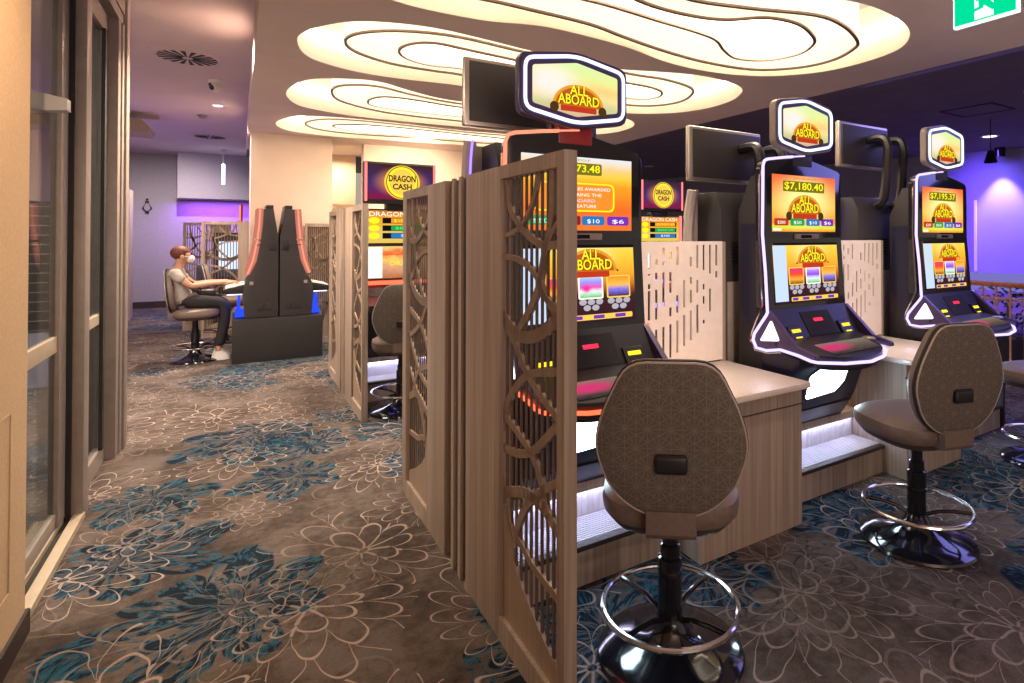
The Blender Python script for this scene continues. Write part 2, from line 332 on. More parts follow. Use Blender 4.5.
class MB:
    def __init__(s): s.bm = bmesh.new(); s.mi = 0
    def _f(s, vs):
        try:
            f = s.bm.faces.new(vs); f.material_index = s.mi; return f
        except ValueError: return None
    def hexa(s, p):   # 8 points: bottom 4 then top 4
        v = [s.bm.verts.new(q) for q in p]
        fs = [s._f([v[i] for i in q]) for q in ((3,2,1,0),(4,5,6,7),(0,1,5,4),(1,2,6,5),(2,3,7,6),(3,0,4,7))]
        return v, fs
    def box(s, x0, x1, y0, y1, z0, z1, bev=0., seg=2):
        v, fs = s.hexa([(x0,y0,z0),(x1,y0,z0),(x1,y1,z0),(x0,y1,z0),(x0,y0,z1),(x1,y0,z1),(x1,y1,z1),(x0,y1,z1)])
        if bev:
            ed = list({e for f in fs for e in f.edges})
            bmesh.ops.bevel(s.bm, geom=ed, offset=bev, segments=seg, affect='EDGES', profile=.6)
        return s
    def prism(s, pts, axis, a0, a1, bev=0., seg=2):
        mk = {'x': lambda p, a: (a, p[0], p[1]), 'y': lambda p, a: (p[0], a, p[1]), 'z': lambda p, a: (p[0], p[1], a)}[axis]
        A = [s.bm.verts.new(mk(p, a0)) for p in pts]; B = [s.bm.verts.new(mk(p, a1)) for p in pts]
        fs = [s._f(A), s._f(B[::-1])]; n = len(pts)
        for i in range(n): fs.append(s._f([A[i], B[i], B[(i+1) % n], A[(i+1) % n]][::-1]))
        fs = [f for f in fs if f]
        bmesh.ops.recalc_face_normals(s.bm, faces=fs)
        if bev:
            ed = list({e for f in fs[:2] for e in f.edges})
            bmesh.ops.bevel(s.bm, geom=ed, offset=bev, segments=seg, affect='EDGES', profile=.6)
        return s
    def loft(s, rings, cap=True, closed=True):
        V = [[s.bm.verts.new(p) for p in r] for r in rings]; fs = []
        n = len(rings[0])
        for a, b in zip(V, V[1:]):
            for i in range(n if closed else n-1): fs.append(s._f([a[i], a[(i+1) % n], b[(i+1) % n], b[i]]))
        if cap: fs.append(s._f(V[0][::-1])); fs.append(s._f(V[-1]))
        bmesh.ops.recalc_face_normals(s.bm, faces=[f for f in fs if f]); return s
    def tube(s, path, r, closed=False, n=8):
        P = [Vector(p) for p in path]; k = len(P); rings = []
        up = Vector((0, 0, 1)); prev = None
        for i, p in enumerate(P):
            if closed: t = P[(i+1) % k]-P[i-1]
            else: t = P[min(i+1, k-1)]-P[max(i-1, 0)]
            t.normalize()
            if prev is None:
                u = t.cross(up)
                if u.length < .1: u = t.cross(Vector((0, 1, 0)))
            else: u = prev-t*prev.dot(t)
            u.normalize(); w = t.cross(u); prev = u
            ri = r[i] if isinstance(r, (list, tuple)) else r
            rings.append([p+u*ri*math.cos(2*PI*j/n)+w*ri*math.sin(2*PI*j/n) for j in range(n)])
        if closed:
            V = [[s.bm.verts.new(p) for p in q] for q in rings]
            for a in range(k):
                b = (a+1) % k
                for i in range(n): s._f([V[a][i], V[a][(i+1) % n], V[b][(i+1) % n], V[b][i]])
        else: s.loft(rings)
        return s
    def lathe(s, prof, n=32, c=(0, 0, 0), axis='z'):
        rings = []
        for r, z in prof:
            if axis == 'z': rings.append([(c[0]+r*math.cos(2*PI*j/n), c[1]+r*math.sin(2*PI*j/n), c[2]+z) for j in range(n)])
            else: rings.append([(c[0]+r*math.cos(2*PI*j/n), c[1]+z, c[2]+r*math.sin(2*PI*j/n)) for j in range(n)])
        return s.loft(rings)
    def ball(s, c, r, n=14, m=9):
        if not isinstance(r, (tuple, list)): r = (r, r, r)
        rings = []
        for i in range(1, m):
            a = -PI/2+PI*i/m
            rings.append([(c[0]+r[0]*math.cos(a)*math.cos(2*PI*j/n), c[1]+r[1]*math.cos(a)*math.sin(2*PI*j/n), c[2]+r[2]*math.sin(a)) for j in range(n)])
        return s.loft(rings)
    def holes(s, outer, holes, axis, a0, a1):
        """plate with cut-outs; a0==a1 gives a single sheet"""
        mk = {'y': lambda p, a: (p[0], a, p[1]), 'z': lambda p, a: (p[0], p[1], a), 'x': lambda p, a: (a, p[0], p[1])}[axis]
        loops = [outer]+holes
        flat = [p for l in loops for p in l]
        tris = tessellate_polygon([[Vector((p[0], p[1], 0)) for p in l] for l in loops])
        fs = []
        sides = [a0] if a0 == a1 else [a0, a1]
        VV = []
        for a in sides:
            V = [s.bm.verts.new(mk(p, a)) for p in flat]; VV.append(V)
            for t in tris: fs.append(s._f([V[i] for i in t]))
        if len(sides) == 2:
            i0 = 0
            for l in loops:
                n = len(l)
                for i in range(n): fs.append(s._f([VV[0][i0+i], VV[0][i0+(i+1) % n], VV[1][i0+(i+1) % n], VV[1][i0+i]]))
                i0 += n
        bmesh.ops.recalc_face_normals(s.bm, faces=[f for f in fs if f]); return s
    def build(s, name, mats, parent=None, smooth=True, angle=35):
        me = bpy.data.meshes.new(name)
        if not KEEP[0]: bmesh.ops.scale(s.bm, vec=(AX, AY, 1), verts=s.bm.verts)
        s.bm.normal_update(); s.bm.to_mesh(me); s.bm.free()
        for m in (mats if isinstance(mats, (list, tuple)) else [mats]): me.materials.append(MT[m] if isinstance(m, str) else m)
        if smooth:
            me.shade_smooth(); me.set_sharp_from_angle(angle=math.radians(angle))
        o = bpy.data.objects.new(name, me); COL.objects.link(o)
        if parent: o.parent = parent
        return o
def thing(name, label, cat, loc=(0, 0, 0), rz=0., group=None):
    o = bpy.data.objects.new(name, None); o.empty_display_size = .1; COL.objects.link(o)
    o.location = S(loc); o.rotation_euler = (0, 0, rz); return tag(o, label, cat, group)
def tag(o, label, cat, group=None):
    o['label'] = label; o['category'] = cat
    if group: o['group'] = group
    return o
def struct(o, label=None, cat=None):
    o['kind'] = 'structure'
    if label: o['label'] = label
    if cat: o['category'] = cat
    return o
def dup(root, loc, rz=None, label=None, group=None):
    r = root.copy(); COL.objects.link(r); r.location = S(loc)
    if rz is not None: r.rotation_euler = (0, 0, rz)
    if label: r['label'] = label
    if group: r['group'] = group
    def rec(src, dst):
        for ch in list(src.children):
            c = ch.copy(); COL.objects.link(c); c.parent = dst; rec(ch, c)
    rec(root, r); return r
_tc = {}
def text(name, s, w, h, mat, parent, x, y, z, off=0., thick=.0006):
    """lettering standing in the XZ plane facing -Y, fitted to w x h, centred at x,z"""
    key = (s, off)
    if key not in _tc:
        cu = bpy.data.curves.new('lettering', 'FONT'); cu.body = s; cu.align_x = 'CENTER'; cu.align_y = 'CENTER'; cu.offset = off; cu.space_line = .85
        cu.resolution_u = 3
        ob = bpy.data.objects.new('lettering', cu); COL.objects.link(ob)
        dg = bpy.context.evaluated_depsgraph_get(); me = bpy.data.meshes.new_from_object(ob.evaluated_get(dg))
        co = [tuple(v.co) for v in me.vertices]; fa = [tuple(p.vertices) for p in me.polygons]
        bpy.data.objects.remove(ob); bpy.data.curves.remove(cu); bpy.data.meshes.remove(me); _tc[key] = (co, fa)
    co, fa = _tc[key]
    base = _tc.get((s, 0.), (co, fa))[0]
    xs = [c[0] for c in base]; ys = [c[1] for c in base]
    cx, cy = (min(xs)+max(xs))/2, (min(ys)+max(ys))/2
    sx, sy = w/max(1e-6, max(xs)-min(xs)), h/max(1e-6, max(ys)-min(ys))
    me = bpy.data.meshes.new(name)
    yy = y(z) if callable(y) else y
    me.from_pydata([S((x+(c[0]-cx)*sx, (y(z+(c[1]-cy)*sy) if callable(y) else y), z+(c[1]-cy)*sy)) for c in co], [], fa)
    me.materials.append(MT[mat]); o = bpy.data.objects.new(name, me); COL.objects.link(o); o.parent = parent; return o
def card(name, x0, x1, z0, z1, y, mat, parent, r=.0):
    pts = [(x0, z0), (x1, z0), (x1, z1), (x0, z1)]
    if r: pts = rpoly(pts, r)
    mb = MB(); vs = [mb.bm.verts.new((p[0], (y(p[1]) if callable(y) else y), p[1])) for p in pts]; mb._f(vs)
    return mb.build(name, mat, parent, smooth=False)

# ================================================================== THE SETTING
struct(MB().box(-4.6, 17, -3.2, 14, -.05, 0).build('floor', 'carpet'))
struct(MB().box(-.95, -.68, -2.6, 2.52, 0, 3.1).build('wall_left', 'wall_beige'))
struct(MB().box(-.679, -.668, -2.6, 2.525, 0, .085).box(-.95, -.668, 2.52, 2.531, 0, .085).build('baseboard_left', 'base_dark'))
struct(MB().box(-.6795, -.676, 1.75, 2.36, .24, .245).box(-.6795, -.676, 1.75, 1.755, .24, .85).box(-.6795, -.676, 2.355, 2.36, .24, .85).box(-.6795, -.676, 1.75, 2.36, .845, .85).build('trim_1', 'wall_beige'))
struct(MB().box(-4.6, .3, 12.7, 12.85, 0, 3.2).build('wall_back', 'wall_mauve'))
struct(MB().box(-4.5, .14, 12.675, 12.699, 0, .13).build('baseboard_back', 'base_dark'))
struct(MB().box(-1.06, .3, 12.1, 12.69, 2.2, 3.098).build('wall_bulkhead', 'wall_mauve'))
struct(MB().box(.14, 1.15, 7.55, 8.5, 0, 2.799).build('pillar', 'wall_cream'))
struct(MB().box(1.62, 4.92, 7.75, 7.9, 0, 2.799).build('wall_middle', 'wall_cream'))
struct(MB().box(1.15, 1.75, 9.0, 9.1, 0, 2.799).build('wall_alcove', 'wall_cream'))
struct(MB().box(1.15, 1.62, 8.2, 8.4, 1.85, 1.93).build('trim_2', 'wall_cream'))
# far right wall (turned a little), pale glazed band low on it
b_ = MB(); b_.hexa([(10.0, 14., .74), (15.15, -3., .74), (15.3, -3., .74), (10.2, 14., .74), (10.0, 14., 3.12), (15.15, -3., 3.12), (15.3, -3., 3.12), (10.2, 14., 3.12)])
struct(b_.build('wall_right', 'wall_grey'))
def right_band(z0, z1):
    q = MB(); q.hexa([(10.05, 14., z0), (15.2, -3., z0), (15.3, -3., z0), (10.2, 14., z0), (10.05, 14., z1), (15.2, -3., z1), (15.3, -3., z1), (10.2, 14., z1)]); return q
struct(right_band(0, .40).build('wall_right_base', 'ceil_dark'))
struct(right_band(.40, .74).build('window_1', 'pale_win'))
# room behind the glass door
struct(MB().box(-4.6, -4.5, -3.2, 12.7, 0, 3.1).build('wall_far_left', 'wall_mauve'))
struct(MB().box(-3.6, -1.33, 6.5, 6.6, .55, 1.78).build('wall_shutter', 'slat'))
struct(MB().box(-3.6, -1.33, 6.52, 6.58, 0, .55).build('wall_shutter_base', 'wall_grey'))
struct(MB().box(-2.3, -1.645, 11.0, 11.3, 0, 2.25).build('trim_6', 'wood'))
struct(MB().box(-4.6, -2.2, 10.5, 10.6, 0, 3.1).build('wall_inner', 'wall_cream'))
struct(MB().prism([(-3.0, 2.83), (-1.08, 2.83), (-1.05, 2.90), (-1.14, 3.0), (-3.0, 3.06)], 'y', 8.4, 8.9).build('trim_3', 'wood_l'))

# ceilings with the cove openings cut in
O1 = [(.79,2.96),(1.33,2.97),(1.77,2.87),(2.43,2.91),(2.88,3.01),(3.29,3.04),(3.69,2.99),(4.0,2.86),(4.25,2.6),(4.3,2.29),(4.2,2.0),(3.85,1.79),(3.3,1.72),(2.8,1.8),(2.2,1.86),(1.6,1.8),(1.0,1.72),(.55,1.85),(.36,2.3),(.45,2.75)]
O1a = [(1.0,2.74),(1.44,2.75),(2.0,2.76),(2.36,2.83),(2.77,2.9),(3.2,2.94),(3.61,2.92),(3.88,2.84),(4.08,2.65),(4.12,2.43),(4.0,2.21),(3.85,2.11),(3.52,2.01),(3.19,1.99),(2.72,2.12),(2.26,2.2),(1.7,2.1),(1.1,2.0),(.72,2.15),(.66,2.5)]
O1b = [(1.5,2.5),(1.91,2.48),(2.37,2.51),(2.74,2.53),(2.97,2.57),(3.18,2.68),(3.42,2.76),(3.66,2.68),(3.75,2.48),(3.65,2.3),(3.5,2.21),(3.22,2.13),(2.95,2.16),(2.75,2.30),(2.5,2.36),(2.14,2.36),(1.6,2.25),(1.2,2.25),(1.0,2.4),(1.2,2.52)]
O2 = [(.35,3.85),(.38,3.68),(.46,3.54),(.62,3.37),(.84,3.27),(1.13,3.22),(1.45,3.24),(1.87,3.29),(2.4,3.33),(2.73,3.32),(3.04,3.23),(3.36,3.15),(3.68,3.14),(4.0,3.2),(4.2,3.34),(4.36,3.6),(4.38,3.93),(4.21,4.25),(3.8,4.48),(3.2,4.52),(2.5,4.42),(1.75,4.36),(1.27,4.40),(.9,4.39),(.58,4.28),(.42,4.12)]
O2a = [(.66,3.78),(.74,3.59),(.99,3.43),(1.35,3.36),(1.93,3.41),(2.92,3.45),(3.3,3.43),(3.69,3.5),(3.89,3.65),(4.01,3.91),(3.93,4.14),(3.65,4.28),(3.0,4.3),(2.3,4.2),(1.68,4.14),(1.43,4.15),(1.06,4.13),(.76,3.98)]
O2b = [(1.05,3.8),(1.1,3.64),(1.25,3.55),(1.54,3.57),(2.3,3.63),(3.0,3.67),(3.37,3.68),(3.6,3.76),(3.67,3.93),(3.48,4.06),(2.6,4.04),(1.68,3.98),(1.37,4.02),(1.15,3.95)]
O3 = [(.39,5.31),(.5,4.84),(.76,4.64),(1.07,4.57),(1.41,4.72),(1.72,4.84),(2.1,4.86),(2.8,4.78),(3.5,4.66),(3.96,4.70),(4.25,4.90),(4.36,5.22),(4.25,5.55),(3.8,5.82),(3.2,5.96),(2.49,6.0),(1.79,6.03),(1.24,6.03),(.77,5.92),(.51,5.74)]
O3a = [(.78,5.18),(.84,4.94),(1.12,4.82),(1.5,4.95),(2.0,5.05),(2.8,4.98),(3.5,4.88),(3.88,5.0),(4.0,5.25),(3.75,5.58),(3.0,5.78),(2.29,5.82),(1.81,5.83),(1.35,5.77),(.92,5.52)]
O3b = [(1.17,5.4),(1.25,5.18),(1.51,5.13),(2.07,5.2),(2.8,5.2),(3.4,5.15),(3.62,5.3),(3.3,5.5),(2.21,5.6),(1.73,5.62),(1.3,5.57)]
O4 = [(.39,6.84),(.57,6.33),(1.01,6.17),(1.65,6.15),(2.51,6.2),(3.2,6.15),(3.9,6.2),(4.3,6.5),(4.2,6.95),(3.6,7.2),(2.84,7.2),(1.97,7.3),(1.2,7.38),(.6,7.26)]
O4a = [(.72,6.8),(.88,6.48),(1.25,6.36),(1.9,6.36),(2.7,6.4),(3.5,6.36),(3.95,6.55),(3.85,6.9),(3.2,7.04),(2.2,7.12),(1.4,7.22),(.9,7.12)]
O4b = [(1.05,6.84),(1.25,6.62),(1.7,6.54),(2.6,6.57),(3.4,6.6),(3.65,6.72),(3.3,6.9),(2.2,6.98),(1.5,7.08)]
coves = [[catmull(o, 5) for o in g] for g in ((O1, O1a, O1b), (O2, O2a, O2b), (O3, O3a, O3b), (O4, O4a, O4b))]
struct(MB().holes([(.14, -3.2), (4.92, -3.2), (4.92, 9.1), (.14, 9.1)], [g[0] for g in coves], 'z', 2.8, 2.812).build('ceiling', 'ceil', smooth=False))
struct(MB().box(.10, .14, -3.2, 9.1, 2.8, 3.1).build('ceiling_corridor_edge', 'ceil'))
struct(MB().box(4.92, 4.96, -3.2, 9.1, 2.8, 3.1).build('ceiling_dark_edge', 'ceil_dark'))
struct(MB().box(-4.6, .14, -3.2, 12.85, 3.1, 3.15).build('ceiling_corridor', 'ceil_cor'))
struct(MB().box(4.92, 17, -3.2, 14, 3.1, 3.15).box(.14, 4.92, 9.1, 14, 3.1, 3.15).build('ceiling_dark', 'ceil_dark'))
def cove(g, label):
    t = thing('ceiling_light', label, 'ceiling light', (0, 0, 2.8), 0, 'glowing bean shaped ceiling coves')
    outer, mid, inn = g
    def ring(pts, z0, z1, th):
        # thin closed wall following a loop
        k = len(pts); mb = MB(); V = []
        for i in range(k):
            p = Vector(pts[i]); tn = (Vector(pts[(i+1) % k])-Vector(pts[i-1])).normalized(); nn = Vector((tn[1], -tn[0]))*th*.5
            a, b = p+nn, p-nn
            V.append([mb.bm.verts.new(q) for q in ((a[0], a[1], z0), (b[0], b[1], z0), (b[0], b[1], z1), (a[0], a[1], z1))])
        for i in range(k):
            A, B = V[i], V[(i+1) % k]
            for j in range(4): mb._f([A[j], A[(j+1) % 4], B[(j+1) % 4], B[j]])
        bmesh.ops.recalc_face_normals(mb.bm, faces=mb.bm.faces[:]); return mb
    D_ = .42
    ring(outer, .001, D_, .006).build('cove_wall', 'drum', t)
    MB().holes(outer, [mid], 'z', D_, D_).build('outer_band', 'cove_out', t, False)
    MB().holes(mid, [inn], 'z', D_-.002, D_-.002).build('middle_luminous_band', 'cove_mid', t, False)
    MB().holes(inn, [], 'z', D_-.004, D_-.004).build('luminous_centre', 'cove_in', t, False)
    for q in (mid, inn):
        d = ring(q, .036, D_, .014).build('cove_drum', 'drum_glow', t)
        ring(q, .022, .036, .021).build('drum_lip', 'lip', d)
    cx = sum(p[0] for p in outer)/len(outer); cy = sum(p[1] for p in outer)/len(outer)
    MB().tube([(cx+(p[0]-cx)*.985, cy+(p[1]-cy)*.955, .20) for p in outer[::2]], .012, True, 6).build('led_tape', 'cove_led', t)
    return t
for g, lab in zip(coves, ('glowing cream ceiling cove nearest the green exit sign', 'second glowing cream ceiling cove, the one above the nearest slot machine topper',
                          'third glowing cream ceiling cove counted back from the exit sign', 'rearmost glowing cream ceiling cove, in front of the cream pillar')):
    cv = cove(g, lab)
    if lab.endswith('exit sign') and 'nearest' in lab:
        mb = MB()
        for k in range(12):
            a = math.radians(200+k*12); c, s_ = math.cos(a), math.sin(a)
            mb.prism([(3.5+.10*c-.008*s_, 2.52+.10*s_+.008*c), (3.5+.10*c+.008*s_, 2.52+.10*s_-.008*c), (3.5+.19*c+.008*s_, 2.52+.19*s_-.008*c), (3.5+.19*c-.008*s_, 2.52+.19*s_+.008*c)], 'z', .405, .415)
        mb.build('air_grille', 'lip', cv, False)

# ================================================================== GLASS DOOR ON THE LEFT
d1 = struct(bpy.data.objects.new('door_1', None)); COL.objects.link(d1)
MB().box(-.735, -.69, 2.52, 3.42, 0, .03).box(-.815, -.77, 2.52, 3.42, 0, .03).build('sill_track', 'alu_l', d1)
MB().box(-.77, -.735, 2.52, 3.42, 0, .006).build('track_gap', 'rubber', d1)
MB().box(-.808, -.766, 3.28, 3.40, .03, 2.95, .004).build('stile', 'alu', d1)
MB().box(-.78, -.745, 3.39, 3.44, .0, 2.95).build('brush_seal', 'rubber', d1)
MB().box(-.745, -.695, 3.40, 3.50, 0, 2.95, .004).build('stile', 'alu', d1)
MB().box(-.79, -.785, 2.53, 3.28, .05, 2.95).build('glass_pane', 'glass', d1)
mid = MB().box(-.80, -.776, 2.53, 3.28, .885, .962, .003).build('middle_rail', 'alu_l', d1)
cl = MB().prism([(-.90, 2.012), (-.705, 2.034), (-.705, 2.088), (-.90, 2.125)], 'y', 3.10, 3.16, .004).build('door_closer', 'white', d1); cl['label'] = 'cream door closer bar'
MB().box(-.80, -.776, 2.53, 3.28, .03, .10).build('bottom_rail', 'alu', d1)
d2 = struct(bpy.data.objects.new('door_2', None)); COL.objects.link(d2)
MB().box(-.80, -.76, 3.50, 3.545, 0, 2.88).box(-.80, -.76, 4.14, 4.22, 0, 2.88).box(-.80, -.76, 3.545, 4.14, 0, .11).box(-.80, -.76, 3.545, 4.14, 2.76, 2.88).build('frame', 'alu', d2)
MB().box(-.783, -.777, 3.545, 4.14, .11, 2.76).build('glass_pane', 'glass', d2)
MB().box(-.80, -.765, 3.545, 4.14, .90, .96).build('middle_rail', 'alu_l', d2)
MB().box(-.765, -.745, 4.09, 4.135, .11, 2.76).build('edge_seal', 'rubber', d2)
struct(MB().box(-.95, -.70, 4.22, 4.30, 0, 2.88, .004).box(-.95, -.69, 4.30, 4.36, 0, 2.88, .004).box(-.95, -.675, 4.36, 4.46, 0, 3.098, .006).build('trim_4', 'alu'))
struct(MB().box(-.95, -.69, 2.52, 4.46, 2.95, 3.098).box(-.95, -.70, 3.5, 4.36, 2.88, 2.95).build('trim_5', 'alu'))

# ================================================================== WOOD PARTITIONS
def clip(poly, u0, u1, z0, z1):
    def cut(P, ax, v, keep):
        o = []
        for i in range(len(P)):
            a, b = P[i], P[(i+1) % len(P)]; ia, ib = keep(a[ax], v), keep(b[ax], v)
            if ia: o.append(a)
            if ia != ib:
                t = (v-a[ax])/(b[ax]-a[ax]); o.append((a[0]+t*(b[0]-a[0]), a[1]+t*(b[1]-a[1])))
        return o
    ge, le = (lambda x, v: x >= v), (lambda x, v: x <= v)
    for ax, v, k in ((0, u0, ge), (0, u1, le), (1, z0, ge), (1, z1, le)):
        poly = cut(poly, ax, v, k)
        if len(poly) < 3: return None
    return poly
RIB = [  # centre lines (distance from the near edge of the opening, height) and widths of the curved ribbons
 ([(.40,1.70),(.364,1.634),(.333,1.547),(.255,1.481),(.166,1.436),(.084,1.42),(-.02,1.43)], .035),
 ([(.056,1.70),(.056,1.543),(.076,1.461),(.108,1.378),(.14,1.283),(.201,1.199),(.28,1.12)], .036),
 ([(.42,1.447),(.313,1.463),(.237,1.498),(.174,1.566),(.149,1.633),(.14,1.70)], .022),
 ([(.42,1.376),(.293,1.371),(.201,1.348),(.14,1.309),(.1,1.262),(.038,1.212),(-.02,1.15)], .028),
 ([(-.02,1.50),(.03,1.485),(.084,1.42),(.108,1.353),(.124,1.301),(.1,1.262),(.038,1.235),(-.02,1.225)], .024),
 ([(.43,1.22),(.396,1.17),(.313,1.12),(.237,1.108),(.149,1.128),(.068,1.171),(-.02,1.235)], .055),
 ([(.40,1.18),(.364,1.126),(.293,1.073),(.237,1.012),(.149,.954),(.038,.905),(-.02,.88)], .036),
 ([(-.02,1.05),(.03,1.037),(.183,.997),(.274,.939),(.343,.866),(.385,.78),(.40,.70)], .036),
 ([(.42,.83),(.385,.806),(.293,.778),(.183,.735),(.124,.673),(.09,.60)], .036),
 ([(.42,.683),(.293,.697),(.183,.74),(.084,.822),(-.02,.92)], .036),
 ([(.42,.46),(.36,.53),(.308,.557),(.202,.593),(.107,.592),(-.02,.54)], .048),
 ([(-.02,.72),(.037,.696),(.163,.605),(.243,.509),(.286,.417),(.243,.40),(.163,.372),(.037,.36),(-.02,.35)], .036),
 ([(.40,.62),(.365,.516),(.342,.452),(.30,.37)], .03)]
def lattice(mb, sb, u0, u1, z0, z1, x0, x1, flip=False):
    W = u1-u0
    fu = (lambda u: u1-u) if flip else (lambda u: u0+u)
    n = 11
    for i in range(n):
        c = u0+(i+.5)*W/n; sb.box(x0+.005, x1-.003, c-.0055, c+.0055, z0, z1)
    sc = W/.38
    for pts, w in RIB:
        P = [Vector(p) for p in catmull_open(pts, 4)]
        for a, b in zip(P, P[1:]):
            t = (b-a).normalized(); nn = Vector((-t[1], t[0]))*w*.37; e = t*w*.12
            q = [a-e+nn, b+e+nn, b+e-nn, a-e-nn]
            q = clip([(fu(p[0]*sc), p[1]) for p in q], u0, u1, z0, z1)
            if q: mb.prism(q, 'x', x0, x1)
    # the solid wedge low in the far corner
    wedge = [(.308,.40),(.300,.318),(.243,.267),(.144,.205),(.037,.155),(0,.13),(0,z0),(.38,z0),(.38,.47),(.34,.45)]
    mb.prism([(fu(p[0]*sc), p[1]) for p in wedge], 'x', x0, x1)
def partition(label):
    t = thing('partition_screen', label, 'partition', (.838, 1.27, 0), 0, 'timber partition screens beside the aisle')
    H = 1.703
    # local y runs away from the camera, x across the 46 mm thickness
    def leaf(y0, y1, o0, o1, flip):
        MB().box(0, .046, y0, o0, 0, H, .0015).box(0, .046, o1, y1, 0, H, .0015).box(.0, .046, o0, o1, 0, .085).box(0, .046, o0, o1, 1.656, H).build('frame', 'wood', t)
        mb, sb = MB(), MB(); lattice(mb, sb, o0, o1, .085, 1.656, .016, .030, flip); mb.build('curved_fretwork', 'wood_l', t, False); sb.build('slat_screen', 'wood_m', t, False)
    leaf(0, .735, .04, .42, False)
    leaf(.985, 1.67, 1.233, 1.60, True)
    MB().box(.030, .044, .735, .985, 0, H-.004).build('core_panel', 'wood_d', t)
    for y in (.790, .872):
        MB().box(0, .014, y, y+.030, 0, H).build('slat', 'wood', t)
    return t
p1 = partition('nearest tall taupe timber partition with curved lattice cut outs, beside the closest stool')
dup(p1, (.858, 4.137, 0), None, 'tall taupe timber partition further along the aisle, before the second row')

# ================================================================== GAMING STOOLS
def hexback(s=1.):
    p = [(-.085, .575), (.085, .575), (.192, .655), (.240, .800), (.216, .905), (.137, 1.068), (-.137, 1.068), (-.216, .905), (-.240, .800), (-.192, .655)]
    cz = .82
    p = [(x*s, cz+(z-cz)*s) for x, z in p]
    return rpoly(p, [.06, .06, .07, .08, .08, .06, .06, .08, .08, .07], 4)
def make_stool(label):
    t = thing('gaming_stool', label, 'stool', (0, 0, 0), 0, 'swivel stools at the gaming machines')
    MB().lathe([(.0001, 0), (.251, 0), (.256, .006), (.250, .016), (.225, .027), (.19, .035), (.15, .043), (.11, .054), (.08, .070), (.058, .096), (.046, .13), (.0001, .13)], 40).build('base', 'black', t)
    MB().lathe([(.0001, .12), (.042, .12), (.042, .33), (.034, .335), (.034, .375), (.028, .38), (.028, .50), (.0001, .50)], 20).build('column', 'black', t)
    fr = MB().tube([(  .234*math.cos(a*PI/24), .234*math.sin(a*PI/24), .165) for a in range(48)], .0105, True, 10).build('foot_ring', 'chrome', t)
    for k in range(4):
        a = PI/4+k*PI/2+.12
        MB().tube([(r*math.cos(a), r*math.sin(a), z) for r, z in ((.035, .125), (.10, .150), (.16, .160), (.226, .163))], .009, False, 8).build('spoke', 'black', fr)
    def sup(rx, ry, z, oy=.022, e=3.2, n=40):
        out = []
        for j in range(n):
            a = 2*PI*j/n; c, s_ = math.cos(a), math.sin(a)
            out.append((rx*math.copysign(abs(c)**(2/e), c), oy+ry*math.copysign(abs(s_)**(2/e), s_), z))
        return out
    MB().loft([sup(.145, .145, .478), sup(.192, .192, .486), sup(.208, .208, .505), sup(.214, .212, .520)]).build('seat_shell', 'leather_d', t)
    MB().loft([sup(.218, .216, .517), sup(.230, .228, .534), sup(.234, .233, .558), sup(.229, .228, .585), sup(.20, .20, .604), sup(.16, .16, .613), sup(.08, .08, .617)]).build('seat', 'leather', t)
    # backrest: leaning slightly, local -y is behind
    def lean(y, z): return y-(z-.6)*.10
    def ring(s, y): return [(x, lean(y, z), z) for x, z in hexback(s)]
    bk = MB().loft([ring(.86, -.165), ring(.96, -.172), ring(1.0, -.188), ring(1.0, -.212)]).build('backrest', 'leather', t)
    MB().loft([ring(1.012, -.212), ring(1.012, -.226)]).build('back_seam', 'rubber', bk)
    MB().loft([ring(1.0, -.226), ring(.985, -.236), ring(.93, -.243), ring(.6, -.247), ring(.25, -.248)]).build('rear_panel', 'star', bk)
    MB().tube([(x, lean(-.234, z), z) for x, z in hexback(.985)], .0042, True, 6).build('piping', 'piping', bk)
    hd = MB(); hd.box(-.050, .050, lean(-.266, .75), lean(-.235, .75), .724, .782, .012, 3); hd.build('handle_recess', 'blackm', bk)
    MB().box(-.045, .045, -.276, -.266, .772, .784, .003).build('handle_lip', 'rubber', bk)
    MB().prism([(-.10, .510), (-.235, .510), (-.250, .528), (-.250, .60), (-.205, .60), (-.205, .54), (-.10, .535)], 'x', -.078, .078, .004).build('back_bracket', 'leather', t)
    return t
KEEP[0] = True
def az(deg): return -math.radians(deg)
st = make_stool('nearest swivel stool with star patterned back, seen from behind')
st.location = S((1.346, 1.368, 0)); st.rotation_euler[2] = az(38)
KEEP[0] = False
dup(st, (2.885, 1.32, 0), az(18), 'swivel stool in front of the slot machine in the middle, leather seat turned to it')
dup(st, (4.60, 1.375, 0), az(12), 'swivel stool cut off by the right edge of the photo')
dup(st, (1.215, 4.29, 0), az(10), 'swivel stool seen between the two partitions, at the Dragon Cash machine')
ps = dup(st, (-.435, 7.12, 0), az(92), 'swivel stool the person in the mask sits on')
dup(st, (-.17, 8.2, 0), az(75), 'swivel stool behind the seated person, in front of the far lattice screen')

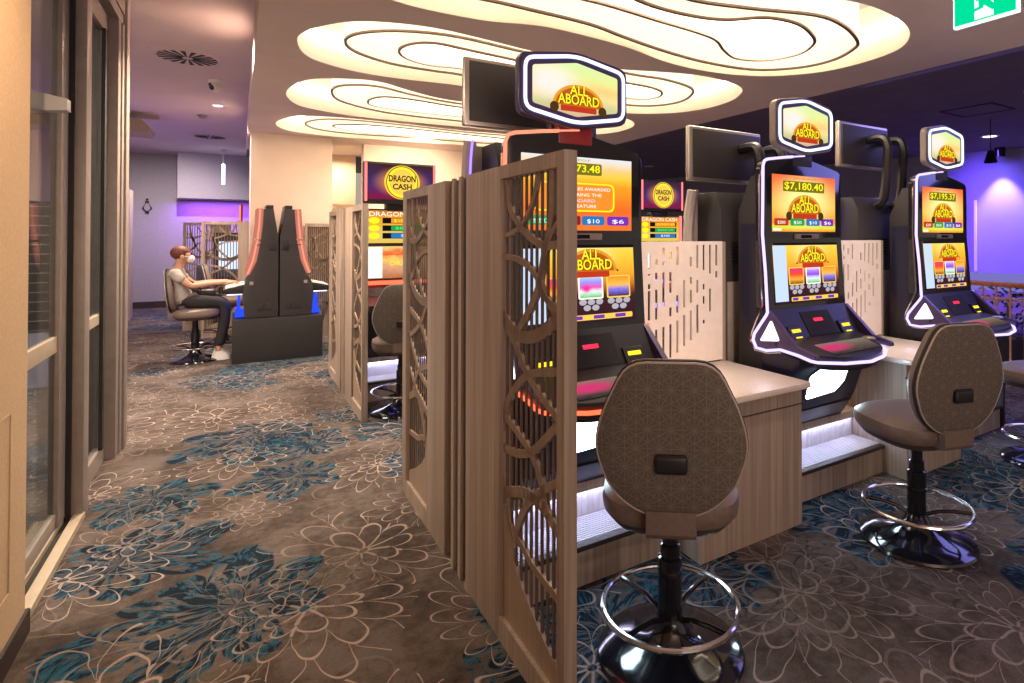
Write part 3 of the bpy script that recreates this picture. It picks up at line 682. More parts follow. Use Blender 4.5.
# ================================================================== STEP PLATFORMS, COUNTERS, DIVIDERS
def platform(x0, x1, yf, label, n=26):
    t = thing('step_platform', label, 'plinth', ((x0+x1)/2, yf, 0), 0, 'lit step plinths under the machines')
    w = (x1-x0)/2
    MB().box(-w, w, .02, .04, 0, .15).build('front_board', 'wood', t)
    MB().box(-w, w, .005, .035, .15, .172, .003).build('nosing', 'base_dark', t)
    mb = MB().box(-w, w, .035, .20, .15, .168)
    for i in range(12):
        y = .04+i*.0132; mb.box(-w, w, y, y+.0065, .168, .1745)
    mb.build('ribbed_tread', 'ribs', t, False)
    mb = MB().box(-w, w, .20, .215, .15, .305)
    for i in range(n):
        x = -w+(i+.5)*2*w/n; mb.box(x-.010, x+.010, .197, .2, .173, .30)
    mb.build('ribbed_riser', 'ribs', t, False)
    MB().box(-w, w, .155, .40, .305, .35, .002).build('machine_shelf', 'wood', t)
    MB().box(-w+.02, w-.02, .178, .190, .298, .305).build('led_tape', 'tape', t)
    return t
platform(.90, 1.805, 1.77, 'lit step plinth under the nearest slot machine, left of the first counter')
platform(2.535, 3.515, 1.77, 'lit step plinth under the middle slot machine between the two counters')
pe = platform(4.185, 5.12, 1.77, 'lit step plinth under the rightmost slot machine')
MB().box(.4685, .495, .0, .40, 0, .346).build('end_panel', 'blackm', pe)
platform(.90, 1.805, 4.61, 'lit step plinth under the Dragon Cash machine beyond the partition gap')

def counter(x0, x1, label):
    t = thing('counter_cabinet', label, 'counter', ((x0+x1)/2, 1.66, 0), 0, 'timber counters between the machines')
    w = (x1-x0)/2
    MB().box(-w, w, .008, .49, 0, .685).build('carcass', 'wood', t)
    MB().box(-w, w, 0, .0085, 0, .600).build('front_panel', 'wood', t)
    dr = MB().box(-w, -.17, 0, .0085, .608, .685).box(-.166, .17, 0, .0085, .608, .685).box(.174, w, 0, .0085, .608, .685).build('fascia', 'wood', t)
    MB().box(-w, w+.006, .004, .0085, .600, .608).build('shadow_gap', 'wood_d', t)
    MB().box(-w-.012, w+.03, -.03, .50, .685, .716, .004).build('worktop', 'counter', t)
    return t
counter(1.812, 2.528, 'cream topped timber counter beside the nearest stool')
counter(3.522, 4.178, 'cream topped timber counter behind the middle stool')

SL = {0: [(55,170),(190,345)], 1: [(180,245),(335,400),(455,478),(508,575)], 2: [(70,145),(170,178),(220,245),(255,400),(475,580)], 3: [(95,125),(165,205),(250,400),(450,580)],
      4: [(40,75),(110,130),(165,340),(440,590)], 5: [(60,100),(165,270),(345,390),(430,600)], 6: [(35,130),(285,375),(415,580)], 7: [(210,350),(390,550)],
      8: [(90,140),(195,230),(262,330),(370,525)], 9: [(28,150),(212,280),(342,490)], 10: [(28,162),(235,265),(300,340),(425,445)], 11: [(28,182),(262,385)], 12: [(28,140),(170,205)]}
def divider(xc, label):
    t = thing('divider_screen', label, 'divider', (xc, 2.14, .7165), 0, 'slotted cream dividers on the counters')
    w = .356; hs = []
    for c, ss in SL.items():
        x = -w+.045+c*.0515
        for a, b in ss:
            za, zb = .70-(a-12)/628*.68, .70-(b-12)/628*.68
            hs.append([(x-.0085, zb), (x+.0085, zb), (x+.0085, za), (x-.0085, za)])
    MB().holes([(-w, 0), (.22, 0), (.225, .012), (w, .012), (w, .703), (-w, .703)], hs, 'y', 0, .006).build('slotted_panel', 'panel_cream', t, False)
    MB().box(w, w+.022, -.004, .016, 0, .70).build('post', 'wood', t)
    return t
divider(2.165, 'slotted cream divider standing on the first counter, beside the nearest slot machine')
divider(3.84, 'slotted cream divider standing on the second counter, left of the rightmost slot machine')

# ================================================================== SLOT MACHINES (front row)
def fy(z):    # front plane of the two screens
    return -.012-.0 if z > 1.45 else -.012-(1.45-z)*.055
def title_art(par, x, z, s, y, pre=''):
    """arch and lettering of the game title, facing -Y"""
    ar = MB(); pts = [(x+s*.60*math.cos(a*PI/14), z-s*.16+s*.44*math.sin(a*PI/14)) for a in range(15)]
    vs = [ar.bm.verts.new((p[0], (y(p[1]) if callable(y) else y)+.0006, p[1])) for p in pts]; ar._f(vs); ar.build('title_arch', 't_arch', par, False)
    ar = MB(); pts = [(x+s*.53*math.cos(a*PI/14), z-s*.14+s*.36*math.sin(a*PI/14)) for a in range(15)]
    vs = [ar.bm.verts.new((p[0], (y(p[1]) if callable(y) else y)+.0003, p[1])) for p in pts]; ar._f(vs); ar.build('title_arch', 't_arch2', par, False)
    yo = (lambda q: y(q)-.0003) if callable(y) else y-.0003
    yt = (lambda q: y(q)-.0009) if callable(y) else y-.0009
    text('title_text', 'ALL', s*.42, s*.19, 't_yel', par, x, yt, z+s*.17, off=.02)
    text('title_text', 'ABOARD', s*.96, s*.20, 't_yel', par, x, yt, z-s*.02, off=.02)
    text('title_outline', 'ALL', s*.42, s*.19, 't_dark', par, x, yo, z+s*.17, off=.075)
    text('title_outline', 'ABOARD', s*.96, s*.20, 't_dark', par, x, yo, z-s*.02, off=.075)
    card('title_ribbon', x-s*.42, x+s*.42, z-s*.26, z-s*.145, y, 't_red', par, s*.03)
    for sx in (-1, 1):
        c = MB(); c.lathe([(.0001, -.0004), (s*.10, -.0004), (s*.10, .0004), (.0001, .0004)], 14, (x+sx*s*.56, (y(z) if callable(y) else y)-.0006, z-s*.2), 'y'); c.build('wheel_picture', 't_dark', par)
def make_slot(label, jackpot, first, x):
    t = thing('slot_machine', label, 'slot machine', (x+.008, 1.95, .35), 0, 'front row of slot machines'); t.scale = (1.02, 1, 1)
    ZB = .35
    class Z(MB):
        def build(s, *a, **k):
            bmesh.ops.translate(s.bm, verts=s.bm.verts, vec=(0, 0, -ZB)); return MB.build(s, *a, **k)
    led, led2 = ('led_salmon', 'led_red') if first else ('led_w', 'led_w')
    body = Z().prism([(.03, .35), (.185, .35), (.185, 1.60), (.10, 1.80), (.03, 1.80)], 'x', -.335, .335, .006).build('cabinet', 'charcoal', t)
    for sx in (-1, 1):
        a, b = (-.3385, -.335) if sx < 0 else (.335, .3385)
        Z().prism([(.055, .80), (.125, .95), (.165, 1.05), (.165, 1.52), (.055, 1.52)], 'x', a, b).build('side_inset', 'navy', body)
    bez = Z().prism(rpoly([(-.36, 1.03), (.36, 1.03), (.36, 1.845), (0, 1.92), (-.36, 1.876)], [.02, .02, .05, .06, .05]), 'y', -.008, .05, .006)
    bez = bez.build('screen_bezel', 'black', t)
    # leaning lower part of the bezel
    zb = Z(); zb.hexa([(-.355, -.034, 1.03), (.355, -.034, 1.03), (.355, .0, 1.03), (-.355, .0, 1.03), (-.355, -.0085, 1.44), (.355, -.0085, 1.44), (.355, .0, 1.44), (-.355, .0, 1.44)]); zb.build('lower_bezel', 'black', t)
    YU = -.0095
    us = card('upper_screen', -.295, .295, 1.475-ZB, 1.806-ZB, YU, 's_sun' if first else 's_up', t)
    if first:
        card('jackpot_plate', -.20, .122, 1.726-ZB, 1.780-ZB, YU-.0008, 't_olive', us, .01)
        text('jackpot_text', jackpot, .235, .040, 't_yel', us, -.006, YU-.0016, 1.753-ZB, off=.015)
        text('jackpot_caption', 'JACKPOT', .16, .012, 't_olive', us, -.02, YU-.0012, 1.791-ZB)
        card('award_border', -.235, .195, 1.560-ZB, 1.690-ZB, YU-.0004, 't_yel', us, .03)
        card('award_panel', -.225, .185, 1.567-ZB, 1.683-ZB, YU-.0008, 't_orange', us, .028)
        for s_, zz, w_, m_ in (('FEATURES AWARDED', 1.663, .28, 't_white'), ('DURING THE', 1.636, .18, 't_white'), ('BOARD', 1.610, .11, 't_pale'), ('FEATURE', 1.585, .12, 't_white')):
            text('award_text', s_, w_, .014, m_, us, .03, YU-.0016, zz-ZB)
        bad = [(-.20, .13, 't_green', '$50'), (-.06, .13, 't_maroon', '$20'), (.075, .125, 't_blue', '$10'), (.215, .125, 't_purple', '$6')]
        zc = 1.520
    else:
        card('jackpot_plate', -.20, .185, 1.710-ZB, 1.772-ZB, YU-.0006, 't_olive', us, .006)
        text('jackpot_text', jackpot, .36, .050, 't_yel', us, -.008, YU-.0016, 1.741-ZB, off=.02)
        text('jackpot_outline', jackpot, .36, .050, 't_dark', us, -.008, YU-.0010, 1.741-ZB, off=.06)
        text('jackpot_caption', 'JACKPOT', .22, .012, 't_olive', us, 0, YU-.0012, 1.787-ZB)
        title_art(us, 0, 1.620-ZB, .265, YU-.0012)
        bad = [(-.215, .125, 't_red', '$200'), (-.07, .13, 't_green', '$50'), (.075, .13, 't_blue', '$10'), (.215, .12, 't_purple', '$6')]
        zc = 1.532
        card('info_chip', -.285, -.215, 1.481-ZB, 1.494-ZB, YU-.0006, 't_white', us, .004)
    for bx, bw, m_, s_ in bad:
        card('prize_badge', bx-bw/2, bx+bw/2, zc-.021-ZB, zc+.021-ZB, YU-.0006, m_, us, .012)
        text('prize_text', s_, bw*.55, .021, 't_white', us, bx, YU-.0014, zc-.004-ZB)
    cr = Z().box(-.10, .12, -.018, -.006, 1.432, 1.462, .003).build('card_display', 'greymetal', t)
    card('display_window', -.05, .05, 1.438-ZB, 1.456-ZB, -.0186, 't_black', cr)
    lo = lambda q: -.0102-(1.44-(q+ZB))*.0622-.0012
    ls = MB(); vs = [ls.bm.verts.new((a, lo(z_), z_)) for a, z_ in ((-.30, 1.06-ZB), (.30, 1.06-ZB), (.30, 1.41-ZB), (-.30, 1.41-ZB))]; ls._f(vs)
    ls = ls.build('lower_screen', 's_low', t, False)
    off = lambda d: (lambda q: lo(q)-d)
    card('status_bar', -.30, .30, 1.396-ZB, 1.41-ZB, off(.0005), 't_black', ls)
    card('menu_panel', -.298, -.185, 1.075-ZB, 1.395-ZB, off(.0006), 't_pale', ls)
    title_art(ls, .055, 1.325-ZB, .24, off(.0014))
    syms = ('s_sym_r', 's_sym_m' if first else 's_sym_p', 's_sym_o')
    for k, m_ in enumerate(syms):
        cx = -.105+k*.155
        card('symbol_frame', cx-.068, cx+.068, 1.165-ZB, 1.268-ZB, off(.0007), 't_gold' if k != 1 else 't_white', ls, .01)
        card('symbol_card', cx-.060, cx+.060, 1.172-ZB, 1.262-ZB, off(.0014), m_, ls, .006)
        ds = MB()
        for dx, dz in ((-.045, 1.152), (0, 1.152), (.045, 1.152), (-.023, 1.126), (.023, 1.126)):
            zz = dz-ZB; ring = [ds.bm.verts.new((cx+dx+.020*math.cos(a*PI/8), lo(zz)-.0011, zz+.0135*math.sin(a*PI/8))) for a in range(16)]; ds._f(ring)
        ds.build('prize_discs', 't_grey', ls, False)
    card('credit_bar', -.16, .28, 1.072-ZB, 1.096-ZB, off(.0006), 't_gold', ls, .008)
    for a, b in ((-.15, -.10), (-.06, .0), (.06, .12), (.18, .24)): card('credit_window', a, b, 1.076-ZB, 1.092-ZB, off(.0012), 't_purple', ls, .004)
    # sloping panel between screens and button deck
    dp = Z(); dp.hexa([(-.362, -.135, .86), (.352, -.135, .86), (.352, .03, .845), (-.362, .03, .845), (-.352, -.036, 1.035), (.352, -.036, 1.035), (.352, .03, 1.035), (-.352, .03, 1.035)])
    dp = dp.build('sloping_panel', 'blackm', t)
    sl = lambda z_: -.036-(1.035-z_)/.175*.099
    def on_slope(name, x0, x1, z0, z1, d, mat, par):
        q = Z(); q.hexa([(x0, sl(z0)-d, z0), (x1, sl(z0)-d, z0), (x1, sl(z0)+.002, z0), (x0, sl(z0)+.002, z0), (x0, sl(z1)-d, z1), (x1, sl(z1)-d, z1), (x1, sl(z1)+.002, z1), (x0, sl(z1)+.002, z1)])
        return q.build(name, mat, par)
    on_slope('player_tracker', -.12, .14, .885, 1.01, .004, 'rubber', dp)
    on_slope('digit_display', -.03, .05, .957, .973, .0055, 'led_r2', dp)
    for bx in (-.235, .225):
        bl = on_slope('bill_acceptor', bx-.055, bx+.055, .872, .945, .012, 'blackm', dp)
        on_slope('lit_slot', bx-.036, bx+.036, .914, .930, .014, 'led_y', bl)
        on_slope('lit_slot', bx-.026, bx+.026, .886, .892, .014, 'led_y', bl)
    # button deck
    plan = [(-.37, -.08), (-.335, -.30), (-.20, -.345), (-.02, -.365), (.15, -.345), (.265, -.295), (.325, -.08)]
    plan = rpoly(plan, [0, .03, .05, .1, .05, .03, 0])
    zt = lambda y: .862+(y+.20)*.30
    dk = Z(); dk.loft([[(px*.96, py+.012, zt(py)-.075) for px, py in plan], [(px, py, zt(py)-.055) for px, py in plan], [(px, py, zt(py)-.012) for px, py in plan], [(px*.985, py+.008, zt(py)) for px, py in plan]])
    dk = dk.build('button_deck', 'blackm', t)
    q = Z(); q.hexa([(-.21, -.315, zt(-.315)), (.21, -.315, zt(-.315)), (.23, -.21, zt(-.21)), (-.23, -.21, zt(-.21)), (-.21, -.315, zt(-.315)+.0025), (.21, -.315, zt(-.315)+.0025), (.23, -.21, zt(-.21)+.0025), (-.23, -.21, zt(-.21)+.0025)])
    q.build('deck_screen', 's_deck', dk)
    q = Z().lathe([(.0001, 0), (.034, 0), (.034, .008), (.026, .014), (.0001, .016)], 18, (.255, -.225, zt(-.225)-.002)); q.build('spin_button', 'steel', dk)
    # side panels that sweep back at deck height, each with a triangular lamp
    for sx in (-1, 1):
        P = rpoly([(-.036, 1.035), (.045, .892), (.052, .855), (.03, .818), (-.03, .815), (-.115, .835), (-.30, .81), (-.30, .835), (-.20, .862)], [.01, .02, .02, .02, .02, .01, .01, .01, .01])
        w = Z().prism(P, 'x', *sorted((sx*.340, sx*.368))).build('side_panel', 'purplish', t)
        Z().prism(rpoly([(-.058, .985), (.012, .858), (-.108, .877)], .014), 'x', *sorted((sx*.367, sx*.3735))).build('triangle_lamp', 'tri', w)
    # light strip: down the edge, back around the side panel, then along the front of the deck
    R_ = .0085
    up = {-1: [(0, -.004, 1.927), (-.18, -.004, 1.908), (-.325, -.004, 1.888), (-.354, -.006, 1.876), (-.368, -.008, 1.845), (-.369, -.004, 1.46), (-.369, -.022, 1.25), (-.369, -.034, 1.03)],
          1: [(.352, .03, 1.835), (.367, .03, 1.80), (.367, .03, 1.46), (.367, .02, 1.25), (.369, -.01, 1.03)]}
    for sx in (-1, 1):
        Z().tube(up[sx], R_, False, 6).build('light_strip', led, t)
        low = [(-.370, -.038, 1.03), (-.373, -.03, 1.008), (-.373, .047, .893), (-.373, .055, .857), (-.373, .034, .815), (-.373, -.03, .811), (-.375, -.115, .832), (-.376, -.22, .821), (-.376, -.285, .807), (-.362, -.312, .803), (-.335, -.327, .802),
               (-.20, -.358, .790), (-.02, -.378, .784), (0, -.378, .784)]
        if sx < 0: low = low[:7]+[(-.330, -.20, .826), (-.288, -.285, .808), (-.265, -.312, .803), (-.15, -.358, .790), (0, -.378, .784)]
        Z().tube([(sx*a, b, c) for a, b, c in low], R_, False, 6).build('light_strip', led2, t)
        tr = [(-.374, .012, 1.80), (-.374, .016, 1.46), (-.374, -.006, 1.06), (-.374, .062, .90), (-.374, .072, .855), (-.374, .042, .80), (-.374, -.04, .797), (-.372, -.12, .815)]
        if sx > 0: Z().tube([(sx*a, b, c) for a, b, c in tr], .005, False, 6).build('chrome_trim', 'chrome', t)
    # pedestal with the lit kick window
    pd = Z().prism([(.185, .35), (.185, .84), (-.20, .83), (-.19, .75), (-.165, .72), (-.10, .50), (-.04, .38), (-.02, .35)], 'x', -.33, .33, .006).build('pedestal', 'navy', t)
    kp = lambda z_: -.165+(.72-z_)/.22*.065
    hx = [(-.155, .53), (.10, .545), (.16, .60), (.165, .70), (-.06, .715), (-.17, .665)]
    def kick(name, s_, d, mat, par):
        q = Z(); cx, cz = 0., .625
        P = rpoly([(cx+(a-cx)*s_, cz+(b-cz)*s_) for a, b in hx], .015)
        q.loft([[(a, kp(b)+.006, b) for a, b in P], [(a, kp(b)-d, b) for a, b in P]]); return q.build(name, mat, par)
    kf = kick('kick_window_frame', 1.13, .004, 'chrome', pd)
    kick('kick_window', 1.0, .0075, 'kick', kf)
    Z().box(-.325, .325, -.085, -.060, .452, .458, .002).build('pedestal_seam', 'blackm', pd)
    # topper
    TX, TW = (-.04, 0.) if first else (-.042, .018)
    hexa = lambda w, h, hp: rpoly([(a+(TW if a < TX else -TW if a > TX else 0), b) for a, b in [(TX-w, 2.096-h), (TX, 2.096-hp), (TX+w, 2.096-h), (TX+w, 2.096+h), (TX, 2.096+hp), (TX-w, 2.096+h)]], [.04, .06, .04, .04, .06, .04])
    tp = Z().prism(hexa(.282, .129, .173), 'y', -.04, .0, .008).build('topper', 'greymetal' if not first else 'purplish', t)
    Z().prism(hexa(.276, .121, .165), 'y', -.045, -.038).build('topper_face', 'purplish', tp)
    P = hexa(.256, .105, .149)
    Z().tube([(a, -.048, b) for a, b in P], .0085, True, 6).build('topper_light_ring', 'led_tw', tp)
    P = rpoly([(TX+a*(1-TW*4), b+.005) for a, b in ((-.222, 2.010), (0, 1.970), (.222, 2.010), (.222, 2.170), (0, 2.210), (-.222, 2.170))], .012)
    sc = Z(); vs = [sc.bm.verts.new((a, -.0475, b)) for a, b in P]; sc._f(vs); sc = sc.build('topper_screen', 's_top', tp, False)
    title_art(sc, TX+.01, 2.055-ZB, .225, -.0488)
    Z().box(-.11, .07, -.01, .03, 1.86, 1.95, .008).build('topper_neck', 'red_p' if first else 'charcoal', t)
    return t
# each cabinet is a touch wider than first measured
make_slot('nearest slot machine with orange and red light strips, half behind the partition', '$7,173.48', True, 1.355)
make_slot('slot machine in the middle of the row showing $7,180.40, lilac light strips', '$7,180.40', False, 2.985)
make_slot('rightmost slot machine showing $7,195.37, in front of the purple wall', '$7,195.37', False, 4.635)

# ================================================================== REAR-FACING MACHINES BEHIND THE FRONT ROW
def make_rear(x, label, h, top, tvz, tx=0., yb=2.19, edge='led_blue'):
    t = thing('slot_machine', label, 'slot machine', (x, yb, 0), 0, 'slot machines backing onto the front row')
    w = .31
    body = MB().prism([(.02, 0), (.26, 0), (.26, h-.04), (.23, h), (.06, h), (.02, h-.10)], 'x', -.24, .24, .01).build('cabinet', 'charcoal', t)
    mb = MB()
    for k in range(6): mb.box(-.15, .15, .014, .02, h-.32-k*.022, h-.31-k*.022)
    mb.build('louvre', 'rubber', body)
    MB().box(-.19, .19, .012, .02, .45, h-.55, .003).build('rear_door', 'greymetal', body)
    MB().prism([(.20, .40), (.36, .70), (.36, .82), (.25, 1.0), (.25, h-.10), (.20, h)], 'x', -w, w, .012).build('screen_housing', 'rear_shell', t)
    for sx in (-1, 1):
        P = [(.16, .80), (.20, 1.0), (.205, 1.25), (.19, h-.15), (.16, h+.015)]
        MB().tube([(sx*(w+.012), y, z) for y, z in catmull_open(P, 4)], .034, False, 8).build('side_rail', 'rear_shell', t)
        MB().tube([(sx*(w+.016), y-.039, z) for y, z in catmull_open(P, 4)], .006, False, 6).build('rail_light', edge, t)
    # screen on a curved arm, its back towards the front row
    tb = MB().box(tx-.325, tx+.325, .10, .135, tvz, top, .012, 3).build('overhead_screen', 'steel', t)
    MB().box(tx-.298, tx+.308, .092, .101, tvz+.025, top-.022, .004).build('screen_back', 'charcoal', tb)
    mb = MB()
    for k in range(4): mb.box(tx+.10, tx+.26, .089, .093, top-.10-k*.014, top-.095-k*.014)
    mb.build('vent_slots', 'rubber', tb)
    zc = (tvz+top)/2
    for ax in (.03, .25):
        arm = [(ax, .05, h-.06), (ax, -.02, h-.01), (ax, -.045, zc-.09), (ax, -.045, zc-.02), (ax, -.02, zc+.045), (ax, .04, zc+.055), (ax, .095, zc+.05)]
        MB().tube(catmull_open(arm, 4), .032, False, 8).build('curved_arm', 'blackm', t)
    return t
make_rear(1.325, 'slot machine behind the nearest one, violet edge light and dark screen back', 1.90, 2.31, 1.975, -.055)
make_rear(2.83, 'slot machine seen from behind, left of the middle one, pale framed screen back above', 1.72, 2.125, 1.785, -.09, edge='steel')
make_rear(4.27, 'slot machine seen from behind, right of the middle one, curved arm and screen', 1.74, 2.31, 1.965)

# ================================================================== DRAGON CASH ROW
def make_dragon(x, y, label):
    t = thing('slot_machine', label, 'slot machine', (x, y, .35), 0, 'Dragon Cash machines in the second row')
    ZB = .35
    class Z(MB):
        def build(s, *a, **k):
            bmesh.ops.translate(s.bm, verts=s.bm.verts, vec=(0, 0, -ZB)); return MB.build(s, *a, **k)
    Z().prism([(-.02, .35), (.22, .35), (.22, 1.62), (.16, 1.70), (.0, 1.70), (.0, 1.0), (-.10, .86), (-.16, .80), (-.12, .60)], 'x', -.33, .33, .008).build('cabinet', 'blackm', t)
    for sx in (-1, 1):
        a, b = sorted((sx*.325, sx*.352)); Z().box(a, b, -.02, .03, 1.02, 1.70, .008).build('side_light', 'magenta_led', t)
    us = card('jackpot_screen', -.315, .315, 1.385-ZB, 1.685-ZB, -.004, 's_jack', t)
    text('board_text', 'DRAGON CASH', .56, .042, 't_white', us, 0, -.006, 1.652-ZB)
    rows = (('t_orange', '$10,021.55', 1.592, .40), ('t_green', '$860.20', 1.522, .36), ('t_blue', '$105', 1.452, .20))
    for m_, s_, zz, w_ in rows:
        card('prize_plate', -.16, .27, zz-.026-ZB, zz+.026-ZB, -.005, 't_black', us)
        card('prize_bar', -.08, .25, zz-.022-ZB, zz+.022-ZB, -.0056, m_, us)
        text('prize_text', s_, w_*.7, .028, 't_lime' if m_ == 't_green' else 't_white' if m_ == 't_blue' else 't_yel', us, .085, -.0065, zz-ZB)
        cc = MB(); vs = [cc.bm.verts.new((-.235+.05*math.cos(k*PI/9), -.0058, zz-ZB+.03*math.sin(k*PI/9))) for k in range(18)]; cc._f(vs); cc.build('coin_picture', 't_yel', us, False)
    ls = card('reel_screen', -.315, .315, 1.06-ZB, 1.355-ZB, -.004, 's_reel2', t)
    card('menu_panel', -.31, -.16, 1.065-ZB, 1.35-ZB, -.005, 't_white', ls)
    text('reel_text', 'DRAGON', .34, .04, 't_yel', ls, .08, -.0056, 1.20-ZB)
    Z().box(-.33, .33, -.03, .0, 1.005, 1.04, .004).build('red_light_bar', 'led_red', t)
    dk = Z(); dk.hexa([(-.34, -.30, .80), (.34, -.30, .80), (.34, .0, .84), (-.34, .0, .84), (-.34, -.30, .85), (.34, -.30, .85), (.34, .0, .93), (-.34, .0, .93)]); dk = dk.build('button_deck', 'blackm', t)
    Z().box(-.20, -.08, -.14, -.10, .895, .935, .004).build('bill_acceptor', 'led_blue', dk)
    Z().box(.0, .25, -.15, -.11, .885, .905, .003).build('button_row', 'led_salmon', dk)
    Z().box(-.25, .25, -.135, -.115, .60, .66, .004).build('kick_light', 'led_blue', t)
    tp = Z().box(-.335, .335, -.05, .04, 1.745, 2.125, .006).build('topper', 'blackm', t)
    for sx in (-1, 1):
        a, b = sorted((sx*.31, sx*.333)); Z().box(a, b, -.056, -.045, 1.765, 2.118, .003).build('topper_light', 'magenta_led', tp)
    sc = card('topper_screen', -.30, .30, 1.785-ZB, 2.105-ZB, -.0525, 's_drag', tp)
    zc = 1.945-ZB
    for r_, m_, d_ in ((.168, 't_gold', .0010), (.150, 't_dark', .0014), (.143, 't_yel', .0018), (.120, 't_gold', .0022)):
        c = MB(); vs = [c.bm.verts.new((.01+r_*math.cos(k*PI/20), -.0525-d_, zc+min(r_, .158)*math.sin(k*PI/20))) for k in range(40)]; c._f(vs); c.build('gold_coin', m_, sc, False)
    text('coin_text', 'DRAGON', .25, .055, 't_dark', sc, .01, -.0555, zc+.035, off=.035)
    text('coin_text', 'CASH', .18, .055, 't_dark', sc, .01, -.0555, zc-.04, off=.035)
    Z().box(-.12, .12, -.01, .10, 1.68, 1.76, .005).build('topper_neck', 'blackm', t)
    return t
make_dragon(1.335, 4.80, 'Dragon Cash machine seen in the gap between the two partitions')
make_dragon(4.56, 4.80, 'Dragon Cash machine seen above the cream divider, right of the nearest slot machine')

# ================================================================== ISLAND AT THE END OF THE AISLE
isl = MB().box(-.055, .915, 6.68, 7.46, 0, .495, .004).build('machine_base', 'rubber')
tag(isl, 'black box plinth under the pair of red edged machines at the aisle end', 'plinth')
def make_island(sx, xc, label):
    t = thing('slot_machine', label, 'slot machine', (xc, 6.76, .495), 0, 'red edged machines back to back on the black plinth')
    ZB = .515
    f = lambda P: [(sx*a, b-ZB) for a, b in P]
    prof = [(.005, .52), (.36, .52), (.37, .62), (.385, .78), (.36, .92), (.30, 1.02), (.235, 1.18), (.195, 1.40), (.175, 1.62), (.165, 1.79), (.06, 1.79), (.03, 1.60), (.005, 1.45)]
    MB().prism(f(prof), 'y', 0, .58, .008).build('cabinet', 'charcoal', t)
    red1 = [(.165, 1.79), (.175, 1.60), (.195, 1.43), (.268, 1.435), (.250, 1.60), (.240, 1.795)]
    red2 = [(.197, 1.41), (.24, 1.17), (.31, 1.02), (.358, 1.03), (.312, 1.20), (.270, 1.415)]
    for P in (red1, red2):
        sc = MB().prism(f(P), 'y', .01, .57, .006).build('curved_screen', 'pink_band', t)
        mid = [((P[k][0]+P[-1-k][0])/2, (P[k][1]+P[-1-k][1])/2) for k in range(3)]
        MB().tube([(sx*a, .006, b-ZB) for a, b in mid], .009, False, 8).build('edge_light', 'led_salmon', sc)
    MB().box(*sorted((sx*.06, sx*.14)), .02, .50, 1.785-ZB, 1.835-ZB, .006).build('top_cap', 'blackm', t)
    MB().prism(f([(.37, .80), (.55, .80), (.58, .83), (.58, .855), (.36, .90)]), 'y', .03, .55, .006).build('button_deck', 'blackm', t)
    MB().prism(f([(.36, .905), (.56, .862), (.56, .870), (.36, .913)]), 'y', .05, .53).build('deck_buttons', 'white', t)
    MB().prism(f([(.385, .79), (.54, .79), (.54, .80), (.385, .80)]), 'y', .04, .54).build('under_light', 'tri', t)
    MB().prism(f([(.365, .53), (.46, .53), (.46, .56), (.44, .60), (.43, .76), (.405, .76), (.405, .58), (.365, .57)]), 'y', .05, .53).build('foot_light', 'blue_lit', t)
    MB().box(*sorted((sx*.16, sx*.23)), -.006, .0, .60-ZB, .68-ZB, .002).box(*sorted((sx*.07, sx*.14)), -.006, 0, .60-ZB, .68-ZB, .002).build('vent_cover', 'rubber', t)
    MB().box(*sorted((sx*.10, sx*.24)), -.005, 0, 1.36-ZB, 1.37-ZB).box(*sorted((sx*.03, sx*.10)), -.005, 0, 1.30-ZB, 1.42-ZB, .002).build('latch_plate', 'blackm', t)
    MB().box(*sorted((sx*.27, sx*.31)), -.005, 0, .90-ZB, .94-ZB, .002).build('socket_plate', 'greymetal', t)
    return t
make_island(-1, .432, 'red edged machine facing the seated person, left half of the pair on the black plinth')
make_island(1, .438, 'red edged machine facing right, right half of the pair on the black plinth')
bm_ = thing('slot_machine', 'slot machine with a pale glowing screen behind the far lattice, red light post on top', 'slot machine', (-.10, 8.98, 0))
MB().prism([(.0, 0), (.26, 0), (.26, 1.5), (.0, 1.5), (-.02, .95), (-.14, .84), (-.14, .78), (0, .70)], 'x', -.22, .22, .008).build('cabinet', 'blackm', bm_)
MB().box(-.16, .10, -.034, -.02, .95, 1.37, .004).build('screen', 'pale_screen', bm_)
MB().box(.11, .165, .02, .08, 1.5, 1.93, .006).build('light_post', 'red_p', bm_)
MB().box(.115, .135, .012, .02, 1.5, 1.92, .002).build('post_light', 'led_salmon', bm_)

def back_screen(x0, x1, o0, o1, y, label, H=1.66):
    t = thing('lattice_screen', label, 'partition', (x0, y, 0), 0, 'timber lattice screens at the far end')
    w = x1-x0
    MB().box(0, o0-x0, 0, .045, 0, H).box(o1-x0, w, 0, .045, 0, H).box(o0-x0, o1-x0, 0, .045, 0, .085).box(o0-x0, o1-x0, 0, .045, H-.045, H).build('frame', 'wood', t)
    mb, sb = MB(), MB(); lattice(mb, sb, 0, o1-o0, .085, H-.045, -.014, 0)
    for q, nm, mt in ((mb, 'curved_fretwork', 'wood_l'), (sb, 'slat_screen', 'wood_m')):
        for v in q.bm.verts: v.co = (o0-x0+v.co.y, .015-v.co.x, v.co.z)
        bmesh.ops.recalc_face_normals(q.bm, faces=q.bm.faces[:])
        q.build(nm, mt, t, False)
    return t
back_screen(-.46, .18, -.42, .0, 8.6, 'timber lattice screen standing behind the seated person')
back_screen(-.745, -.10, -.705, -.345, 9.4, 'furthest timber lattice screen, half hidden behind the other one')
back_screen(.80, 1.14, .83, 1.11, 7.48, 'timber lattice screen against the cream pillar, right of the red edged machines', 1.62)

